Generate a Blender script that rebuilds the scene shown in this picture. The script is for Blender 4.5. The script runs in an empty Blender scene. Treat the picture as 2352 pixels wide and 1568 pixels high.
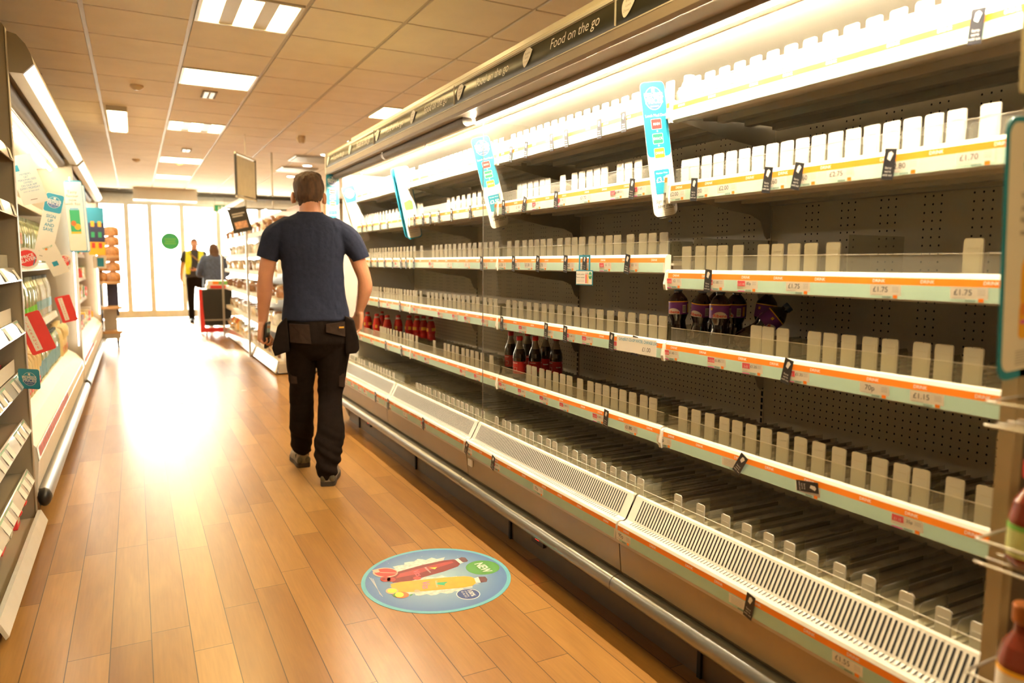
import bpy, math, random
from mathutils import Vector, Matrix, noise
random.seed(11)
sc = bpy.context.scene
COL = sc.collection
R = math.radians
pi = math.pi

# ------------------------------------------------------------------ camera
H = 1.25; F = 1647.0; CX, CY = 1176.0, 784.0
YAW, PITCH, ROLL = R(27.67), R(6.13), R(0.404)
cf = Vector((math.sin(YAW)*math.cos(PITCH), math.cos(YAW)*math.cos(PITCH), -math.sin(PITCH)))
r0 = Vector((math.cos(YAW), -math.sin(YAW), 0)); u0 = r0.cross(cf)
cr = r0*math.cos(ROLL) + u0*math.sin(ROLL); cu = -r0*math.sin(ROLL) + u0*math.cos(ROLL)
cam = bpy.data.cameras.new('camera'); camo = bpy.data.objects.new('camera', cam); COL.objects.link(camo)
M4 = Matrix((cr, cu, -cf)).transposed().to_4x4(); M4.translation = (0, 0, H); camo.matrix_world = M4
cam.sensor_width = 36; cam.lens = F/2352*36; cam.clip_start = .05; cam.clip_end = 200
cam.dof.use_dof = True; cam.dof.focus_distance = 2.75; cam.dof.aperture_fstop = 2.4
sc.camera = camo

# ------------------------------------------------------------------ world, portal, view
w = bpy.data.worlds.new('world'); sc.world = w; w.use_nodes = True
bg = w.node_tree.nodes['Background']; bg.inputs[0].default_value = (1, .95, .82, 1); bg.inputs[1].default_value = 16.0
sc.view_settings.view_transform = 'Standard'; sc.view_settings.look = 'None'
sc.view_settings.gamma = 1; sc.view_settings.use_curve_mapping = False
sc.view_settings.exposure = 0.92
cy = sc.cycles
cy.max_bounces = 7; cy.diffuse_bounces = 4; cy.glossy_bounces = 4; cy.transmission_bounces = 4; cy.transparent_max_bounces = 24
cy.caustics_reflective = False; cy.caustics_refractive = False; cy.sample_clamp_indirect = 6; cy.use_denoising = True
pl = bpy.data.lights.new('door_daylight_portal', 'AREA'); pl.shape = 'RECTANGLE'; pl.size = 5.6; pl.size_y = 2.6; pl.cycles.is_portal = True
po = bpy.data.objects.new('door_daylight_portal', pl); COL.objects.link(po); po.location = (2.1, 17.95, 1.3)
po.rotation_euler = (R(-90), 0, 0)
sun = bpy.data.lights.new('sun', 'SUN'); sun.energy = 14; sun.color = (1, .86, .62); sun.angle = R(3)
so = bpy.data.objects.new('sun', sun); COL.objects.link(so); so.rotation_euler = (R(-72), 0, R(4))
GLOW = (1, .80, .54)          # warm tubes of the shop
CASE = (1, .84, .60)          # tubes of the chilled cabinets

def ray(u, v): return cf + cr*((u-CX)/F) - cu*((v-CY)/F)
def oX(u, v, X): d = ray(u, v); return d*(X/d.x) + Vector((0, 0, H))
def oY(u, v, Y): d = ray(u, v); return d*(Y/d.y) + Vector((0, 0, H))
def oZ(u, v, z): d = ray(u, v); return d*((z-H)/d.z) + Vector((0, 0, H))
def proj(P):
    P = Vector(P) - Vector((0, 0, H)); z = P.dot(cf)
    return CX+F*P.dot(cr)/z, CY-F*P.dot(cu)/z
def Yat(u, X, z):             # distance down the aisle of a point (X, ?, z) seen in column u
    lo, hi = .3, 40.
    for _ in range(50):
        m = (lo+hi)/2; pu = proj((X, m, z))[0]
        if (pu > u) == (X > 0): lo = m
        else: hi = m
    return (lo+hi)/2

# ------------------------------------------------------------------ materials
def nt(name):
    m = bpy.data.materials.new(name); m.use_nodes = True
    return m, m.node_tree.nodes, m.node_tree.links, m.node_tree.nodes['Principled BSDF']
def pm(name, col, rough=.5, metal=0, var=.06, scale=12, bump=0, spec=.5, coat=0, stretch=None):
    m, n, l, b = nt(name)
    b.inputs['Roughness'].default_value = rough; b.inputs['Metallic'].default_value = metal
    b.inputs['Specular IOR Level'].default_value = spec; b.inputs['Coat Weight'].default_value = coat
    tc = n.new('ShaderNodeTexCoord'); no = n.new('ShaderNodeTexNoise'); no.inputs['Scale'].default_value = scale; no.inputs['Detail'].default_value = 4
    src = tc.outputs['Object']
    if stretch:
        mp = n.new('ShaderNodeMapping'); mp.inputs['Scale'].default_value = stretch; l.new(src, mp.inputs[0]); src = mp.outputs[0]
    l.new(src, no.inputs['Vector'])
    cr_ = n.new('ShaderNodeValToRGB'); e = cr_.color_ramp.elements
    e[0].position = .3; e[1].position = .7
    e[0].color = [max(0, c*(1-var)) for c in col]+[1]; e[1].color = [min(1, c*(1+var)) for c in col]+[1]
    l.new(no.outputs['Fac'], cr_.inputs[0]); l.new(cr_.outputs[0], b.inputs['Base Color'])
    if bump:
        bp = n.new('ShaderNodeBump'); bp.inputs['Strength'].default_value = bump; bp.inputs['Distance'].default_value = .01
        l.new(no.outputs['Fac'], bp.inputs['Height']); l.new(bp.outputs[0], b.inputs['Normal'])
    return m
def em(name, col, s):
    m, n, l, b = nt(name)
    b.inputs['Base Color'].default_value = (*col, 1); b.inputs['Emission Color'].default_value = (*col, 1); b.inputs['Emission Strength'].default_value = s
    return m
def clear(name, col=(1, 1, 1), tr=.82, rough=.08, haze=(.8, .78, .7)):
    m, n, l, b = nt(name)
    b.inputs['Base Color'].default_value = (*haze, 1); b.inputs['Roughness'].default_value = rough
    t = n.new('ShaderNodeBsdfTransparent'); t.inputs[0].default_value = (*col, 1)
    mx = n.new('ShaderNodeMixShader'); lw = n.new('ShaderNodeLayerWeight'); fr = n.new('ShaderNodeMath'); fr.operation = 'POWER'; fr.inputs[1].default_value = 5; l.new(lw.outputs['Facing'], fr.inputs[0])
    lw.inputs[0].default_value = .5
    ma = n.new('ShaderNodeMath'); ma.operation = 'ADD'; ma.use_clamp = True; ma.inputs[1].default_value = 1-tr
    l.new(fr.outputs[0], ma.inputs[0]); l.new(ma.outputs[0], mx.inputs[0]); l.new(t.outputs[0], mx.inputs[1]); l.new(b.outputs[0], mx.inputs[2])
    l.new(mx.outputs[0], n['Material Output'].inputs[0])
    return m

def floor_mat():
    m, n, l, b = nt('wood_planks')
    def N(t, **k):
        x = n.new(t)
        for a, v in k.items(): setattr(x, a, v)
        return x
    def ma(op, a, b_=None, c=None):
        x = N('ShaderNodeMath', operation=op)
        for i, q in enumerate((a, b_, c)):
            if q is None: continue
            if isinstance(q, (int, float)): x.inputs[i].default_value = q
            else: l.new(q, x.inputs[i])
        return x.outputs[0]
    tc = N('ShaderNodeTexCoord'); sp = N('ShaderNodeSeparateXYZ'); l.new(tc.outputs['Object'], sp.inputs[0])
    u = ma('DIVIDE', ma('ADD', sp.outputs[0], 10+.1355), .1192); row = ma('FLOOR', u)
    wn = N('ShaderNodeTexWhiteNoise', noise_dimensions='1D'); l.new(row, wn.inputs['W'])
    v = ma('ADD', ma('DIVIDE', sp.outputs[1], .92), ma('MULTIPLY', wn.outputs['Value'], 7.3)); cell = ma('FLOOR', v)
    cm = N('ShaderNodeCombineXYZ'); l.new(row, cm.inputs[0]); l.new(cell, cm.inputs[1])
    w2 = N('ShaderNodeTexWhiteNoise', noise_dimensions='2D'); l.new(cm.outputs[0], w2.inputs['Vector'])
    # grain, shifted from plank to plank
    g0 = N('ShaderNodeCombineXYZ')
    l.new(ma('ADD', ma('MULTIPLY', sp.outputs[0], 9.), ma('MULTIPLY', w2.outputs['Value'], 31.)), g0.inputs[0])
    l.new(ma('ADD', ma('MULTIPLY', sp.outputs[1], 1.6), ma('MULTIPLY', w2.outputs['Value'], 17.)), g0.inputs[1])
    gn = N('ShaderNodeTexNoise'); gn.inputs['Scale'].default_value = 1.3; gn.inputs['Detail'].default_value = 4; gn.inputs['Roughness'].default_value = .45; gn.inputs['Distortion'].default_value = 1.0
    l.new(g0.outputs[0], gn.inputs['Vector'])
    f0 = N('ShaderNodeCombineXYZ'); l.new(ma('MULTIPLY', sp.outputs[0], 120), f0.inputs[0]); l.new(ma('MULTIPLY', sp.outputs[1], 6), f0.inputs[1])
    fn = N('ShaderNodeTexNoise'); fn.inputs['Scale'].default_value = 1; fn.inputs['Detail'].default_value = 3; l.new(f0.outputs[0], fn.inputs['Vector'])
    r1 = N('ShaderNodeValToRGB'); e = r1.color_ramp.elements
    e[0].position = .0; e[0].color = (.235, .100, .024, 1); e[1].position = 1; e[1].color = (.45, .235, .065, 1)
    x = e.new(.5); x.color = (.345, .168, .043, 1)
    l.new(ma('ADD', ma('MULTIPLY', w2.outputs['Value'], .75), ma('SUBTRACT', ma('MULTIPLY', gn.outputs['Fac'], .75), .25)), r1.inputs[0])
    mx = N('ShaderNodeMixRGB', blend_type='MULTIPLY'); mx.inputs[0].default_value = .32
    l.new(r1.outputs[0], mx.inputs[1]); l.new(fn.outputs['Fac'], mx.inputs[2])
    # joints
    fu = ma('FRACT', u); fv = ma('FRACT', v)
    du = ma('MULTIPLY', ma('MINIMUM', fu, ma('SUBTRACT', 1, fu)), .1192); dv = ma('MULTIPLY', ma('MINIMUM', fv, ma('SUBTRACT', 1, fv)), .92)
    d = ma('MINIMUM', du, dv); j = ma('LESS_THAN', d, .0014)
    mj = N('ShaderNodeMixRGB'); l.new(j, mj.inputs[0]); l.new(mx.outputs[0], mj.inputs[1]); mj.inputs[2].default_value = (.055, .025, .008, 1)
    l.new(mj.outputs[0], b.inputs['Base Color'])
    b.inputs['Roughness'].default_value = .29
    b.inputs['Specular IOR Level'].default_value = .5
    bp = N('ShaderNodeBump'); bp.inputs['Strength'].default_value = .25; bp.inputs['Distance'].default_value = .002
    l.new(ma('SUBTRACT', ma('MULTIPLY', fn.outputs['Fac'], .10), j), bp.inputs['Height']); l.new(bp.outputs[0], b.inputs['Normal'])
    return m

def holes_grey(name, col): return pm(name, col, .45, .0, .05, 6)
FLOOR = floor_mat()
TILE = pm('ceiling_tile', (.88, .83, .75), .85, 0, .03, 5)
TBAR = pm('ceiling_bar', (.55, .51, .45), .5, 0, .02)
REVEAL = pm('tile_reveal', (.25, .22, .18), .8)
CREAM = pm('cream_enamel', (.66, .63, .56), .35, 0, .04, 5)
CREAM2 = pm('cream_rail', (.66, .63, .55), .35, 0, .03, 8)
PUSH = pm('pusher_plastic', (.66, .64, .58), .4, 0, .05, 14)
BACK = pm('back_panel_enamel', (.80, .72, .58), .42, 0, .06, 3)
UNDER = pm('shelf_underside', (.60, .56, .48), .45, 0, .06, 4)
DECK = pm('wire_deck', (.60, .56, .47), .3, .1, .1, 20)
FACE = pm('kick_face_taupe', (.40, .33, .23), .38, .25, .08, 3)
KICK = pm('kick_dark', (.16, .13, .10), .5, .2)
CHROME = pm('bumper_steel', (.27, .27, .25), .3, .8, .12, 9, stretch=(1, .2, 1))
CAPB = pm('black_rubber', (.02, .02, .02), .35)
HONEY = pm('honeycomb_outlet', (.20, .12, .055), .7, 0, .4, 160)
HOUS = pm('pale_yellow_housing', (.88, .82, .62), .3, 0, .03, 4)  # cream made lighter, reflected light on the housing put into its colour
BRUSH = pm('brushed_fascia', (.36, .30, .23), .5, .15, .05, 6)
SIGNG = pm('sign_band_green_black', (.035, .034, .02), .3, 0, .1, 2, spec=.25)
ORANGE = pm('orange_strip', (.90, .25, .02), .35, 0, .03)
MINT = pm('mint_strip', (.40, .56, .46), .4, 0, .03)
WHITE = pm('white_card', (.84, .80, .73), .55, 0, .02)
WHITE2 = pm('white_print', (.9, .88, .85), .5, 0, .01)
INK = pm('dark_print', (.04, .04, .045), .5)
GREYINK = pm('grey_print', (.42, .40, .38), .6)
PINK = pm('pink_offer', (.85, .12, .16), .5)
MAGENTA = pm('magenta_line', (.75, .12, .45), .5)
TAGM = pm('black_tag', (.025, .025, .03), .4)
SLOT = pm('black_slot', (.012, .011, .01), .7)
GUARD = clear('clear_guard', (.97, .97, .93), .90, .12)
FIN = clear('clear_divider_fin', (.90, .90, .84), .82, .2, (.6, .58, .5))
PANE = clear('clear_panel', (.97, .97, .95), .97, .04, (.5, .46, .38))
GLASS = clear('door_glass', (.97, .98, .96), .93, .02)
CLEARB = clear('clear_bottle_plastic', (.86, .90, .86), .60, .12, (.6, .62, .56))
TUBE = em('lit_tube', CASE, 390)
PANEL = em('lit_ceiling_panel', (1, .71, .29), 21)
SPOT = em('lit_downlight', (1, .93, .82), 14)
BLIND = pm('night_blind_fabric', (.20, .18, .16), .6, 0, .12, 30, stretch=(1, 30, 1))
TEALB = pm('sign_teal', (.02, .28, .44), .4, 0, .03)
BLUE = pm('print_blue', (.05, .12, .36), .4)
GREEN = pm('print_green', (.03, .36, .16), .4)
LEAFG = pm('leaf_green', (.18, .5, .10), .4)
REDP = pm('print_red', (.78, .05, .05), .4)
AMBER = pm('print_amber', (.95, .50, .04), .4)
TAUPE = pm('shelving_taupe', (.34, .29, .21), .45, .1, .05, 4)
STEEL = pm('grey_steel', (.48, .46, .42), .35, .5)
GREYF = pm('door_frame_grey', (.78, .78, .74), .4, .0)  # frame grey paled, with the daylight glare put into the colour
BLACKM = pm('matt_black', (.022, .021, .02), .5)
CARD = pm('kraft_card', (.42, .24, .10), .7)
WOODP = pm('pale_wood_panel', (.55, .33, .15), .5, 0, .12, 4, stretch=(1, 1, 12))

ORD = 'first second third fourth fifth sixth seventh eighth ninth tenth eleventh twelfth thirteenth fourteenth fifteenth sixteenth seventeenth eighteenth nineteenth twentieth twenty-first twenty-second twenty-third twenty-fourth twenty-fifth twenty-sixth'.split()
# ------------------------------------------------------------------ mesh builder
_tc = {}
def glyphs(s, bold=0, shear=0):
    k = (s, bold, shear)
    if k not in _tc:
        c = bpy.data.curves.new('t', 'FONT'); c.body = s; c.align_x = 'CENTER'; c.align_y = 'CENTER'; c.size = 1; c.offset = bold; c.shear = shear
        c.resolution_u = 3; c.space_line = .95
        o = bpy.data.objects.new('t', c); COL.objects.link(o)
        dg = bpy.context.evaluated_depsgraph_get(); me = bpy.data.meshes.new_from_object(o.evaluated_get(dg))
        _tc[k] = ([tuple(v.co)[:2] for v in me.vertices], [tuple(p.vertices) for p in me.polygons])
        bpy.data.objects.remove(o); bpy.data.curves.remove(c); bpy.data.meshes.remove(me)
    return _tc[k]
class MB:
    def __init__(s, T=None): s.v = []; s.f = []; s.m = []; s.sm = []; s.mats = []; s.T = T or Matrix()
    def mi(s, m):
        if m not in s.mats: s.mats.append(m)
        return s.mats.index(m)
    def add(s, vs, fs, mat, smooth=False):
        o = len(s.v); s.v += [tuple(s.T @ Vector(p)) for p in vs]; k = s.mi(mat)
        for f in fs: s.f.append([i+o for i in f]); s.m.append(k); s.sm.append(smooth)
        return s
    def box(s, x0, x1, y0, y1, z0, z1, mat):
        return s.add([(x, y, z) for x in (x0, x1) for y in (y0, y1) for z in (z0, z1)],
                     [(0, 1, 3, 2), (4, 6, 7, 5), (0, 4, 5, 1), (2, 3, 7, 6), (0, 2, 6, 4), (1, 5, 7, 3)], mat)
    def prism(s, poly, a, b, mat, axis='y', smooth=False, caps=True):
        g = {'y': lambda p, t: (p[0], t, p[1]), 'x': lambda p, t: (t, p[0], p[1]), 'z': lambda p, t: (p[0], p[1], t)}[axis]
        n = len(poly); vs = [g(p, a) for p in poly]+[g(p, b) for p in poly]
        s.add(vs, [(i, (i+1) % n, (i+1) % n+n, i+n) for i in range(n)], mat, smooth)
        if caps: s.add(vs, [tuple(range(n))[::-1], tuple(range(n, 2*n))], mat)
        return s
    def strip(s, pts, a, b, mat, smooth=False):       # open profile in XZ swept along Y
        n = len(pts); vs = [(p[0], a, p[1]) for p in pts]+[(p[0], b, p[1]) for p in pts]
        return s.add(vs, [(i, i+1, i+1+n, i+n) for i in range(n-1)], mat, smooth)
    def poly(s, pts, mat): return s.add(pts, [tuple(range(len(pts)))], mat)
    def tube(s, pts, r, mat, seg=10, caps=True, smooth=True, sq=None):
        pts = [Vector(p) for p in pts]; n = len(pts); rs = r if isinstance(r, (list, tuple)) else [r]*n
        vs = []; up = None
        for i, p in enumerate(pts):
            d = (pts[min(i+1, n-1)]-pts[max(i-1, 0)]).normalized()
            if up is None:
                up = Vector((0, 0, 1)) if abs(d.z) < .9 else Vector((0, 1, 0))
            a = d.cross(up).normalized(); b = a.cross(d).normalized(); up = b
            for k in range(seg):
                t = 2*pi*k/seg; vs.append(p+(a*math.cos(t)+b*math.sin(t))*rs[i])
        fs = [(i*seg+k, i*seg+(k+1) % seg, (i+1)*seg+(k+1) % seg, (i+1)*seg+k) for i in range(n-1) for k in range(seg)]
        s.add(vs, fs, mat, smooth)
        if caps: s.add(vs, [tuple(range(seg))[::-1], tuple(range((n-1)*seg, n*seg))], mat)
        return s
    def lathe(s, prof, mats, seg=16, c=(0, 0, 0), sq=1.0):   # prof (r,z); mats one or a list per segment
        vs = []
        for r, z in prof:
            for k in range(seg):
                t = 2*pi*k/seg; vs.append((c[0]+r*math.cos(t), c[1]+r*math.sin(t)*sq, c[2]+z))
        for i in range(len(prof)-1):
            mt = mats[i] if isinstance(mats, list) else mats
            s.add(vs[i*seg:(i+2)*seg], [(k, (k+1) % seg, seg+(k+1) % seg, seg+k) for k in range(seg)], mt, True)
        m0 = mats[0] if isinstance(mats, list) else mats; m1 = mats[-1] if isinstance(mats, list) else mats
        s.add(vs[:seg], [tuple(range(seg))[::-1]], m0); s.add(vs[-seg:], [tuple(range(seg))], m1)
        return s
    def ell(s, c, r, mat, seg=14, rings=8, rot=None):
        vs = []; rot = rot or Matrix()
        for i in range(rings+1):
            a = pi*i/rings
            for k in range(seg):
                t = 2*pi*k/seg
                vs.append(Vector(c)+(rot @ Vector((r[0]*math.sin(a)*math.cos(t), r[1]*math.sin(a)*math.sin(t), r[2]*math.cos(a)))))
        return s.add(vs, [(i*seg+k, (i+1)*seg+k, (i+1)*seg+(k+1) % seg, i*seg+(k+1) % seg) for i in range(rings) for k in range(seg)], mat, True)
    def rings(s, rr, mat, smooth=True):              # list of equal rings of points, closed and capped
        seg = len(rr[0]); vs = [p for r_ in rr for p in r_]
        s.add(vs, [(i*seg+k, i*seg+(k+1) % seg, (i+1)*seg+(k+1) % seg, (i+1)*seg+k) for i in range(len(rr)-1) for k in range(seg)], mat, smooth)
        return s.add(vs, [tuple(range(seg))[::-1], tuple(range((len(rr)-1)*seg, len(rr)*seg))], mat)
    # ---- flat prints on a frame: O origin, A right, B up, N out
    def frame(s, O, A, B): s.O = Vector(O); s.A = Vector(A).normalized(); s.B = Vector(B).normalized(); s.Nn = s.A.cross(s.B); return s
    def fp(s, a, b, d): return s.O+s.A*a+s.B*b+s.Nn*d
    def rect(s, a0, a1, b0, b1, mat, d=.0006, rad=0, n=4):
        if rad <= 0: return s.poly([s.fp(a0, b0, d), s.fp(a1, b0, d), s.fp(a1, b1, d), s.fp(a0, b1, d)], mat)
        p = []
        for (x, y, t0) in ((a1-rad, b0+rad, -90), (a1-rad, b1-rad, 0), (a0+rad, b1-rad, 90), (a0+rad, b0+rad, 180)):
            for i in range(n+1):
                t = R(t0+90*i/n); p.append(s.fp(x+rad*math.cos(t), y+rad*math.sin(t), d))
        return s.poly(p, mat)
    def slab(s, a0, a1, b0, b1, th, mat, rad=.0):     # solid rounded card, thickness behind d=0
        p = []
        rads = rad if isinstance(rad, tuple) else (rad,)*4
        for (x, y, t0, q) in ((a1, b0, -90, rads[0]), (a1, b1, 0, rads[1]), (a0, b1, 90, rads[2]), (a0, b0, 180, rads[3])):
            cx_ = x-q if x == a1 else x+q; cy_ = y-q if y == b1 else y+q
            if q <= 0: p.append((x, y)); continue
            for i in range(6):
                t = R(t0+90*i/5); p.append((cx_+q*math.cos(t), cy_+q*math.sin(t)))
        n = len(p); vs = [s.fp(a, b, 0) for a, b in p]+[s.fp(a, b, -th) for a, b in p]
        return s.add(vs, [tuple(range(n)), tuple(range(n, 2*n))[::-1]]+[(i, i+n, (i+1) % n+n, (i+1) % n) for i in range(n)], mat)
    def oval(s, a, b, ra, rb, mat, d=.0008, n=24, rot=0):
        c, q = math.cos(rot), math.sin(rot)
        return s.poly([s.fp(a+ra*math.cos(t)*c-rb*math.sin(t)*q, b+ra*math.cos(t)*q+rb*math.sin(t)*c, d) for t in [2*pi*i/n for i in range(n)]], mat)
    def text(s, t, a, b, size, mat, d=.0012, bold=0, shear=0, sx=1, rot=0, wrap=0):
        vs, fs = glyphs(t, bold, shear); c, q = math.cos(rot), math.sin(rot); out = []
        for x, y in vs:
            x *= size*sx; y *= size; x, y = x*c-y*q, x*q+y*c
            if wrap:
                th = (a+x)/wrap; out.append(s.O+s.A*(math.sin(th)*(wrap+d))+s.Nn*(math.cos(th)*(wrap+d))+s.B*(b+y))
            else: out.append(s.fp(a+x, b+y, d))
        return s.add(out, fs, mat)
    def wrect(s, a0, a1, b0, b1, mat, wrap, d=.0006, n=6):
        vs = []
        for i in range(n+1):
            th = (a0+(a1-a0)*i/n)/wrap
            for b in (b0, b1): vs.append(s.O+s.A*(math.sin(th)*(wrap+d))+s.Nn*(math.cos(th)*(wrap+d))+s.B*b)
        return s.add(vs, [(2*i, 2*i+2, 2*i+3, 2*i+1) for i in range(n)], mat)
    def mesh(s, name):
        me = bpy.data.meshes.new(name); me.from_pydata(s.v, [], s.f)
        for m in s.mats: me.materials.append(m)
        me.polygons.foreach_set('material_index', s.m); me.polygons.foreach_set('use_smooth', s.sm); me.update()
        return me
    def build(s, name, parent=None, loc=(0, 0, 0), rot=(0, 0, 0), bevel=0, label=None):
        o = bpy.data.objects.new(name, s.mesh(name)); COL.objects.link(o); o.location = loc; o.rotation_euler = rot
        if parent: o.parent = parent
        if bevel:
            b = o.modifiers.new('bevel', 'BEVEL'); b.width = bevel; b.segments = 2; b.limit_method = 'ANGLE'; b.angle_limit = R(50)
        if label: o['label'] = label
        return o
def inst(me, name, parent, loc=(0, 0, 0), rot=(0, 0, 0), label=None):
    o = bpy.data.objects.new(name, me); COL.objects.link(o); o.location = loc; o.rotation_euler = rot
    if parent: o.parent = parent
    if label: o['label'] = label
    return o
def tag(o, label, cat, group=None, kind=None):
    o['label'] = label; o['category'] = cat
    if group: o['group'] = group
    if kind: o['kind'] = kind
    return o
def empty(name, loc, label=None, cat=None, group=None, rot=(0, 0, 0)):
    o = bpy.data.objects.new(name, None); COL.objects.link(o); o.location = loc; o.rotation_euler = rot; o.empty_display_size = .05
    if label: tag(o, label, cat, group)
    return o
def struct(o): o['kind'] = 'structure'; return o
def copy_tree(o, parent=None, loc=None, rot=None, label=None, group=None):
    c = o.copy(); COL.objects.link(c); c.parent = parent
    if loc is not None: c.location = loc
    if rot is not None: c.rotation_euler = rot
    if label: c['label'] = label
    if group: c['group'] = group
    for ch in [x for x in bpy.data.objects if x.parent == o]: copy_tree(ch, c)
    return c

# ================================================================== THE SETTING
YF = 17.67; CZ = 2.762; T = .6; LX0, LY0 = -.218, 3.903
b = MB(); b.box(-3.2, 7.2, -2.6, YF+.3, -.05, 0, FLOOR); struct(b.build('floor'))
b = MB(); b.box(-9, 14, YF+.3, 40, -.06, -.01, pm('pavement_concrete', (.55, .53, .5), .8)); struct(b.build('floor_outside'))
PAN = set()
def cell(x, y): return (math.floor((x-LX0)/T), math.floor((y-LY0)/T))
for p in ((.6, 4.8), (.6, 6.6), (2.26, 7.2), (.7, 9.3), (.7, 12.), (.7, 14.6), (2.9, 9.9), (3.8, 4.8), (3.8, 7.8), (.6, 1.2), (.6, -1.0), (3.8, 1.2), (3.6, 12.5)):
    PAN.add(cell(*p))
b = MB(); b.box(-3.2, 7.2, -2.6, YF, CZ+.02, CZ+.06, REVEAL)
for i in range(-5, 13):
    for j in range(-11, 23):
        x = LX0+i*T; y = LY0+j*T
        if x < -3.2 or x+T > 7.2 or y < -2.6 or y+T > YF or (i, j) in PAN: continue
        b.box(x+.014, x+T-.014, y+.009, y+T-.009, CZ, CZ+.012, TILE)
for i in range(-5, 14):
    x = LX0+i*T
    if -3.2 < x < 7.2: b.box(x-.012, x+.012, -2.6, YF, CZ+.009, CZ+.02, TBAR)
for j in range(-11, 24):
    y = LY0+j*T
    if -2.6 < y < YF: b.box(-3.2, 7.2, y-.012, y+.012, CZ+.0085, CZ+.0195, TBAR)
struct(b.build('ceiling'))
WALLM = pm('shop_wall_paint', (.55, .52, .46), .7)
b = MB(); b.box(-3.3, -3.2, -2.6, YF+.1, 0, 2.9, WALLM); struct(b.build('wall_left'))
b = MB(); b.box(7.2, 7.3, -2.6, YF+.1, 0, 2.9, WALLM); struct(b.build('wall_right'))
b = MB(); b.box(-3.3, 7.3, -2.7, -2.6, 0, 2.9, WALLM); struct(b.build('wall_back'))
xs = [oY(u, 600, YF).x for u in (228, 295, 349, 422, 505, 600, 700)]
ZG = oY(340, 468, YF).z
b = MB()
b.box(-3.2, xs[0], YF, YF+.2, 0, 2.9, WALLM); b.box(xs[-1], 7.2, YF, YF+.2, 0, 2.9, WALLM); b.box(xs[0], xs[-1], YF, YF+.2, ZG+.05, 2.9, GREYF)
struct(b.build('wall_front'))
b = MB(); b.box(xs[0], xs[-1], YF-.06, YF, ZG+.03, ZG+.12, GREYF); struct(b.build('trim_1'))
b = MB(); b.box(-3.2, 7.2, YF-.05, YF-.001, 2.70, 2.75, pm('dark_ceiling_edge', (.2, .2, .18), .6)); struct(b.build('trim_2'))
for k in range(6):
    x0, x1 = xs[k], xs[k+1]; b = MB(); ws = .05
    y0 = YF+.03+.02*(k % 2)
    for a0, a1 in ((x0, x0+ws), (x1-ws, x1)): b.box(a0, a1, y0, y0+.05, .02, ZG+.05, GREYF)
    b.box(x0+ws, x1-ws, y0, y0+.05, .02, .19, GREYF); b.box(x0+ws, x1-ws, y0, y0+.05, ZG-.03, ZG+.05, GREYF)
    d = struct(b.build(('door_%d' if k < 4 else 'window_%d') % (k+1)))
    MB().box(x0+ws, x1-ws, y0+.02, y0+.03, .19, ZG-.03, GLASS).build('pane', d)
b = MB().frame((0, 0, 0), (1, 0, 0), (0, 0, 1)); b.slab(-.19, .19, -.19, .19, .004, GREEN, .189)
b.rect(-.12, .12, .04, .06, LEAFG, .001); b.rect(-.10, .10, -.01, .01, LEAFG, .001); b.rect(-.12, .12, -.06, -.04, LEAFG, .001)
gs = oY(391, 554, YF+.035); tag(b.build('door_sticker', loc=gs), 'round green sticker on the glass of the sliding door', 'sticker')
p0 = oY(505, 478, YF-.3)
b = MB().frame((0, 0, 0), (1, 0, 0), (0, 0, 1)); b.slab(-.15, .15, -.09, .09, .03, WHITE, .01); b.rect(-.11, .11, -.07, .07, GREEN)
b.ell((-.02, .0, .035), (.012, .002, .012), WHITE2); b.T = Matrix(); [b.tube([(q, .015, .085), (q, .015, CZ-p0.z)], .004, STEEL, 6) for q in (-.1, .1)]; b.T = Matrix.Translation((0, -.002, 0)); b.rect(-.035, -.005, -.045, .02, WHITE2); b.rect(.02, .07, -.05, .05, WHITE2)
tag(b.build('exit_sign', loc=p0), 'small green and white exit sign hanging near the sliding doors', 'sign')

# ================================================================== CEILING FITTINGS
def panel_light(i, j, kind, label):
    x = LX0+i*T; y = LY0+j*T
    o = empty('ceiling_light', (x+T/2, y+T/2, CZ), label, 'light', 'square recessed lights of the ceiling')
    h = T/2-.015
    f = MB()
    for (a0, a1, b0, b1) in ((-h, h, -h, -h+.02), (-h, h, h-.02, h), (-h, -h+.02, -h+.02, h-.02), (h-.02, h, -h+.02, h-.02)): f.box(a0, a1, b0, b1, -.006, .018, CREAM2)
    f.build('frame', o)
    if kind == 'tubes':
        g = MB(); g.box(-h+.02, h-.02, -h+.02, h-.02, .008, .018, CREAM2)
        for a0, a1 in ((-.145, -.06), (.06, .145)): g.box(a0, a1, -h+.02, h-.02, -.001, .008, CREAM2)
        g.build('reflector', o)
        for a0, a1 in ((-.25, -.148), (-.057, .057), (.148, .25)): MB().box(a0, a1, -h+.022, h-.022, .001, .006, PANEL).build('diffuser', o)
    else: MB().box(-h+.02, h-.02, -h+.02, h-.02, .0, .012, PANEL).build('diffuser', o)
labs = {cell(.6, 4.8): 'three-strip ceiling light nearest the camera at the top of the picture', cell(.6, 6.6): 'plain white square ceiling light, second down the aisle',
        cell(2.26, 7.2): 'ceiling light glowing just above the canopy of the right fridge', cell(-.1, 8.4): 'nearer pale ceiling light above the left fridges',
        cell(-.1, 9.2): 'farther pale ceiling light above the left fridges', cell(.7, 9.3): 'ceiling light in the middle of the aisle, third down the aisle',
        cell(.7, 12.): 'ceiling light over the aisle, fourth down, washed out by daylight', cell(.7, 14.6): 'ceiling light over the aisle closest to the doors',
        cell(2.9, 9.9): 'ceiling light over the bread shelves on the right'}
n_ = 0
for c in sorted(PAN):
    panel_light(c[0], c[1], 'tubes' if c in (cell(.6, 4.8), cell(.7, 9.3)) else 'flat', labs.get(c, 'square ceiling light outside the picture'))
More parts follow.
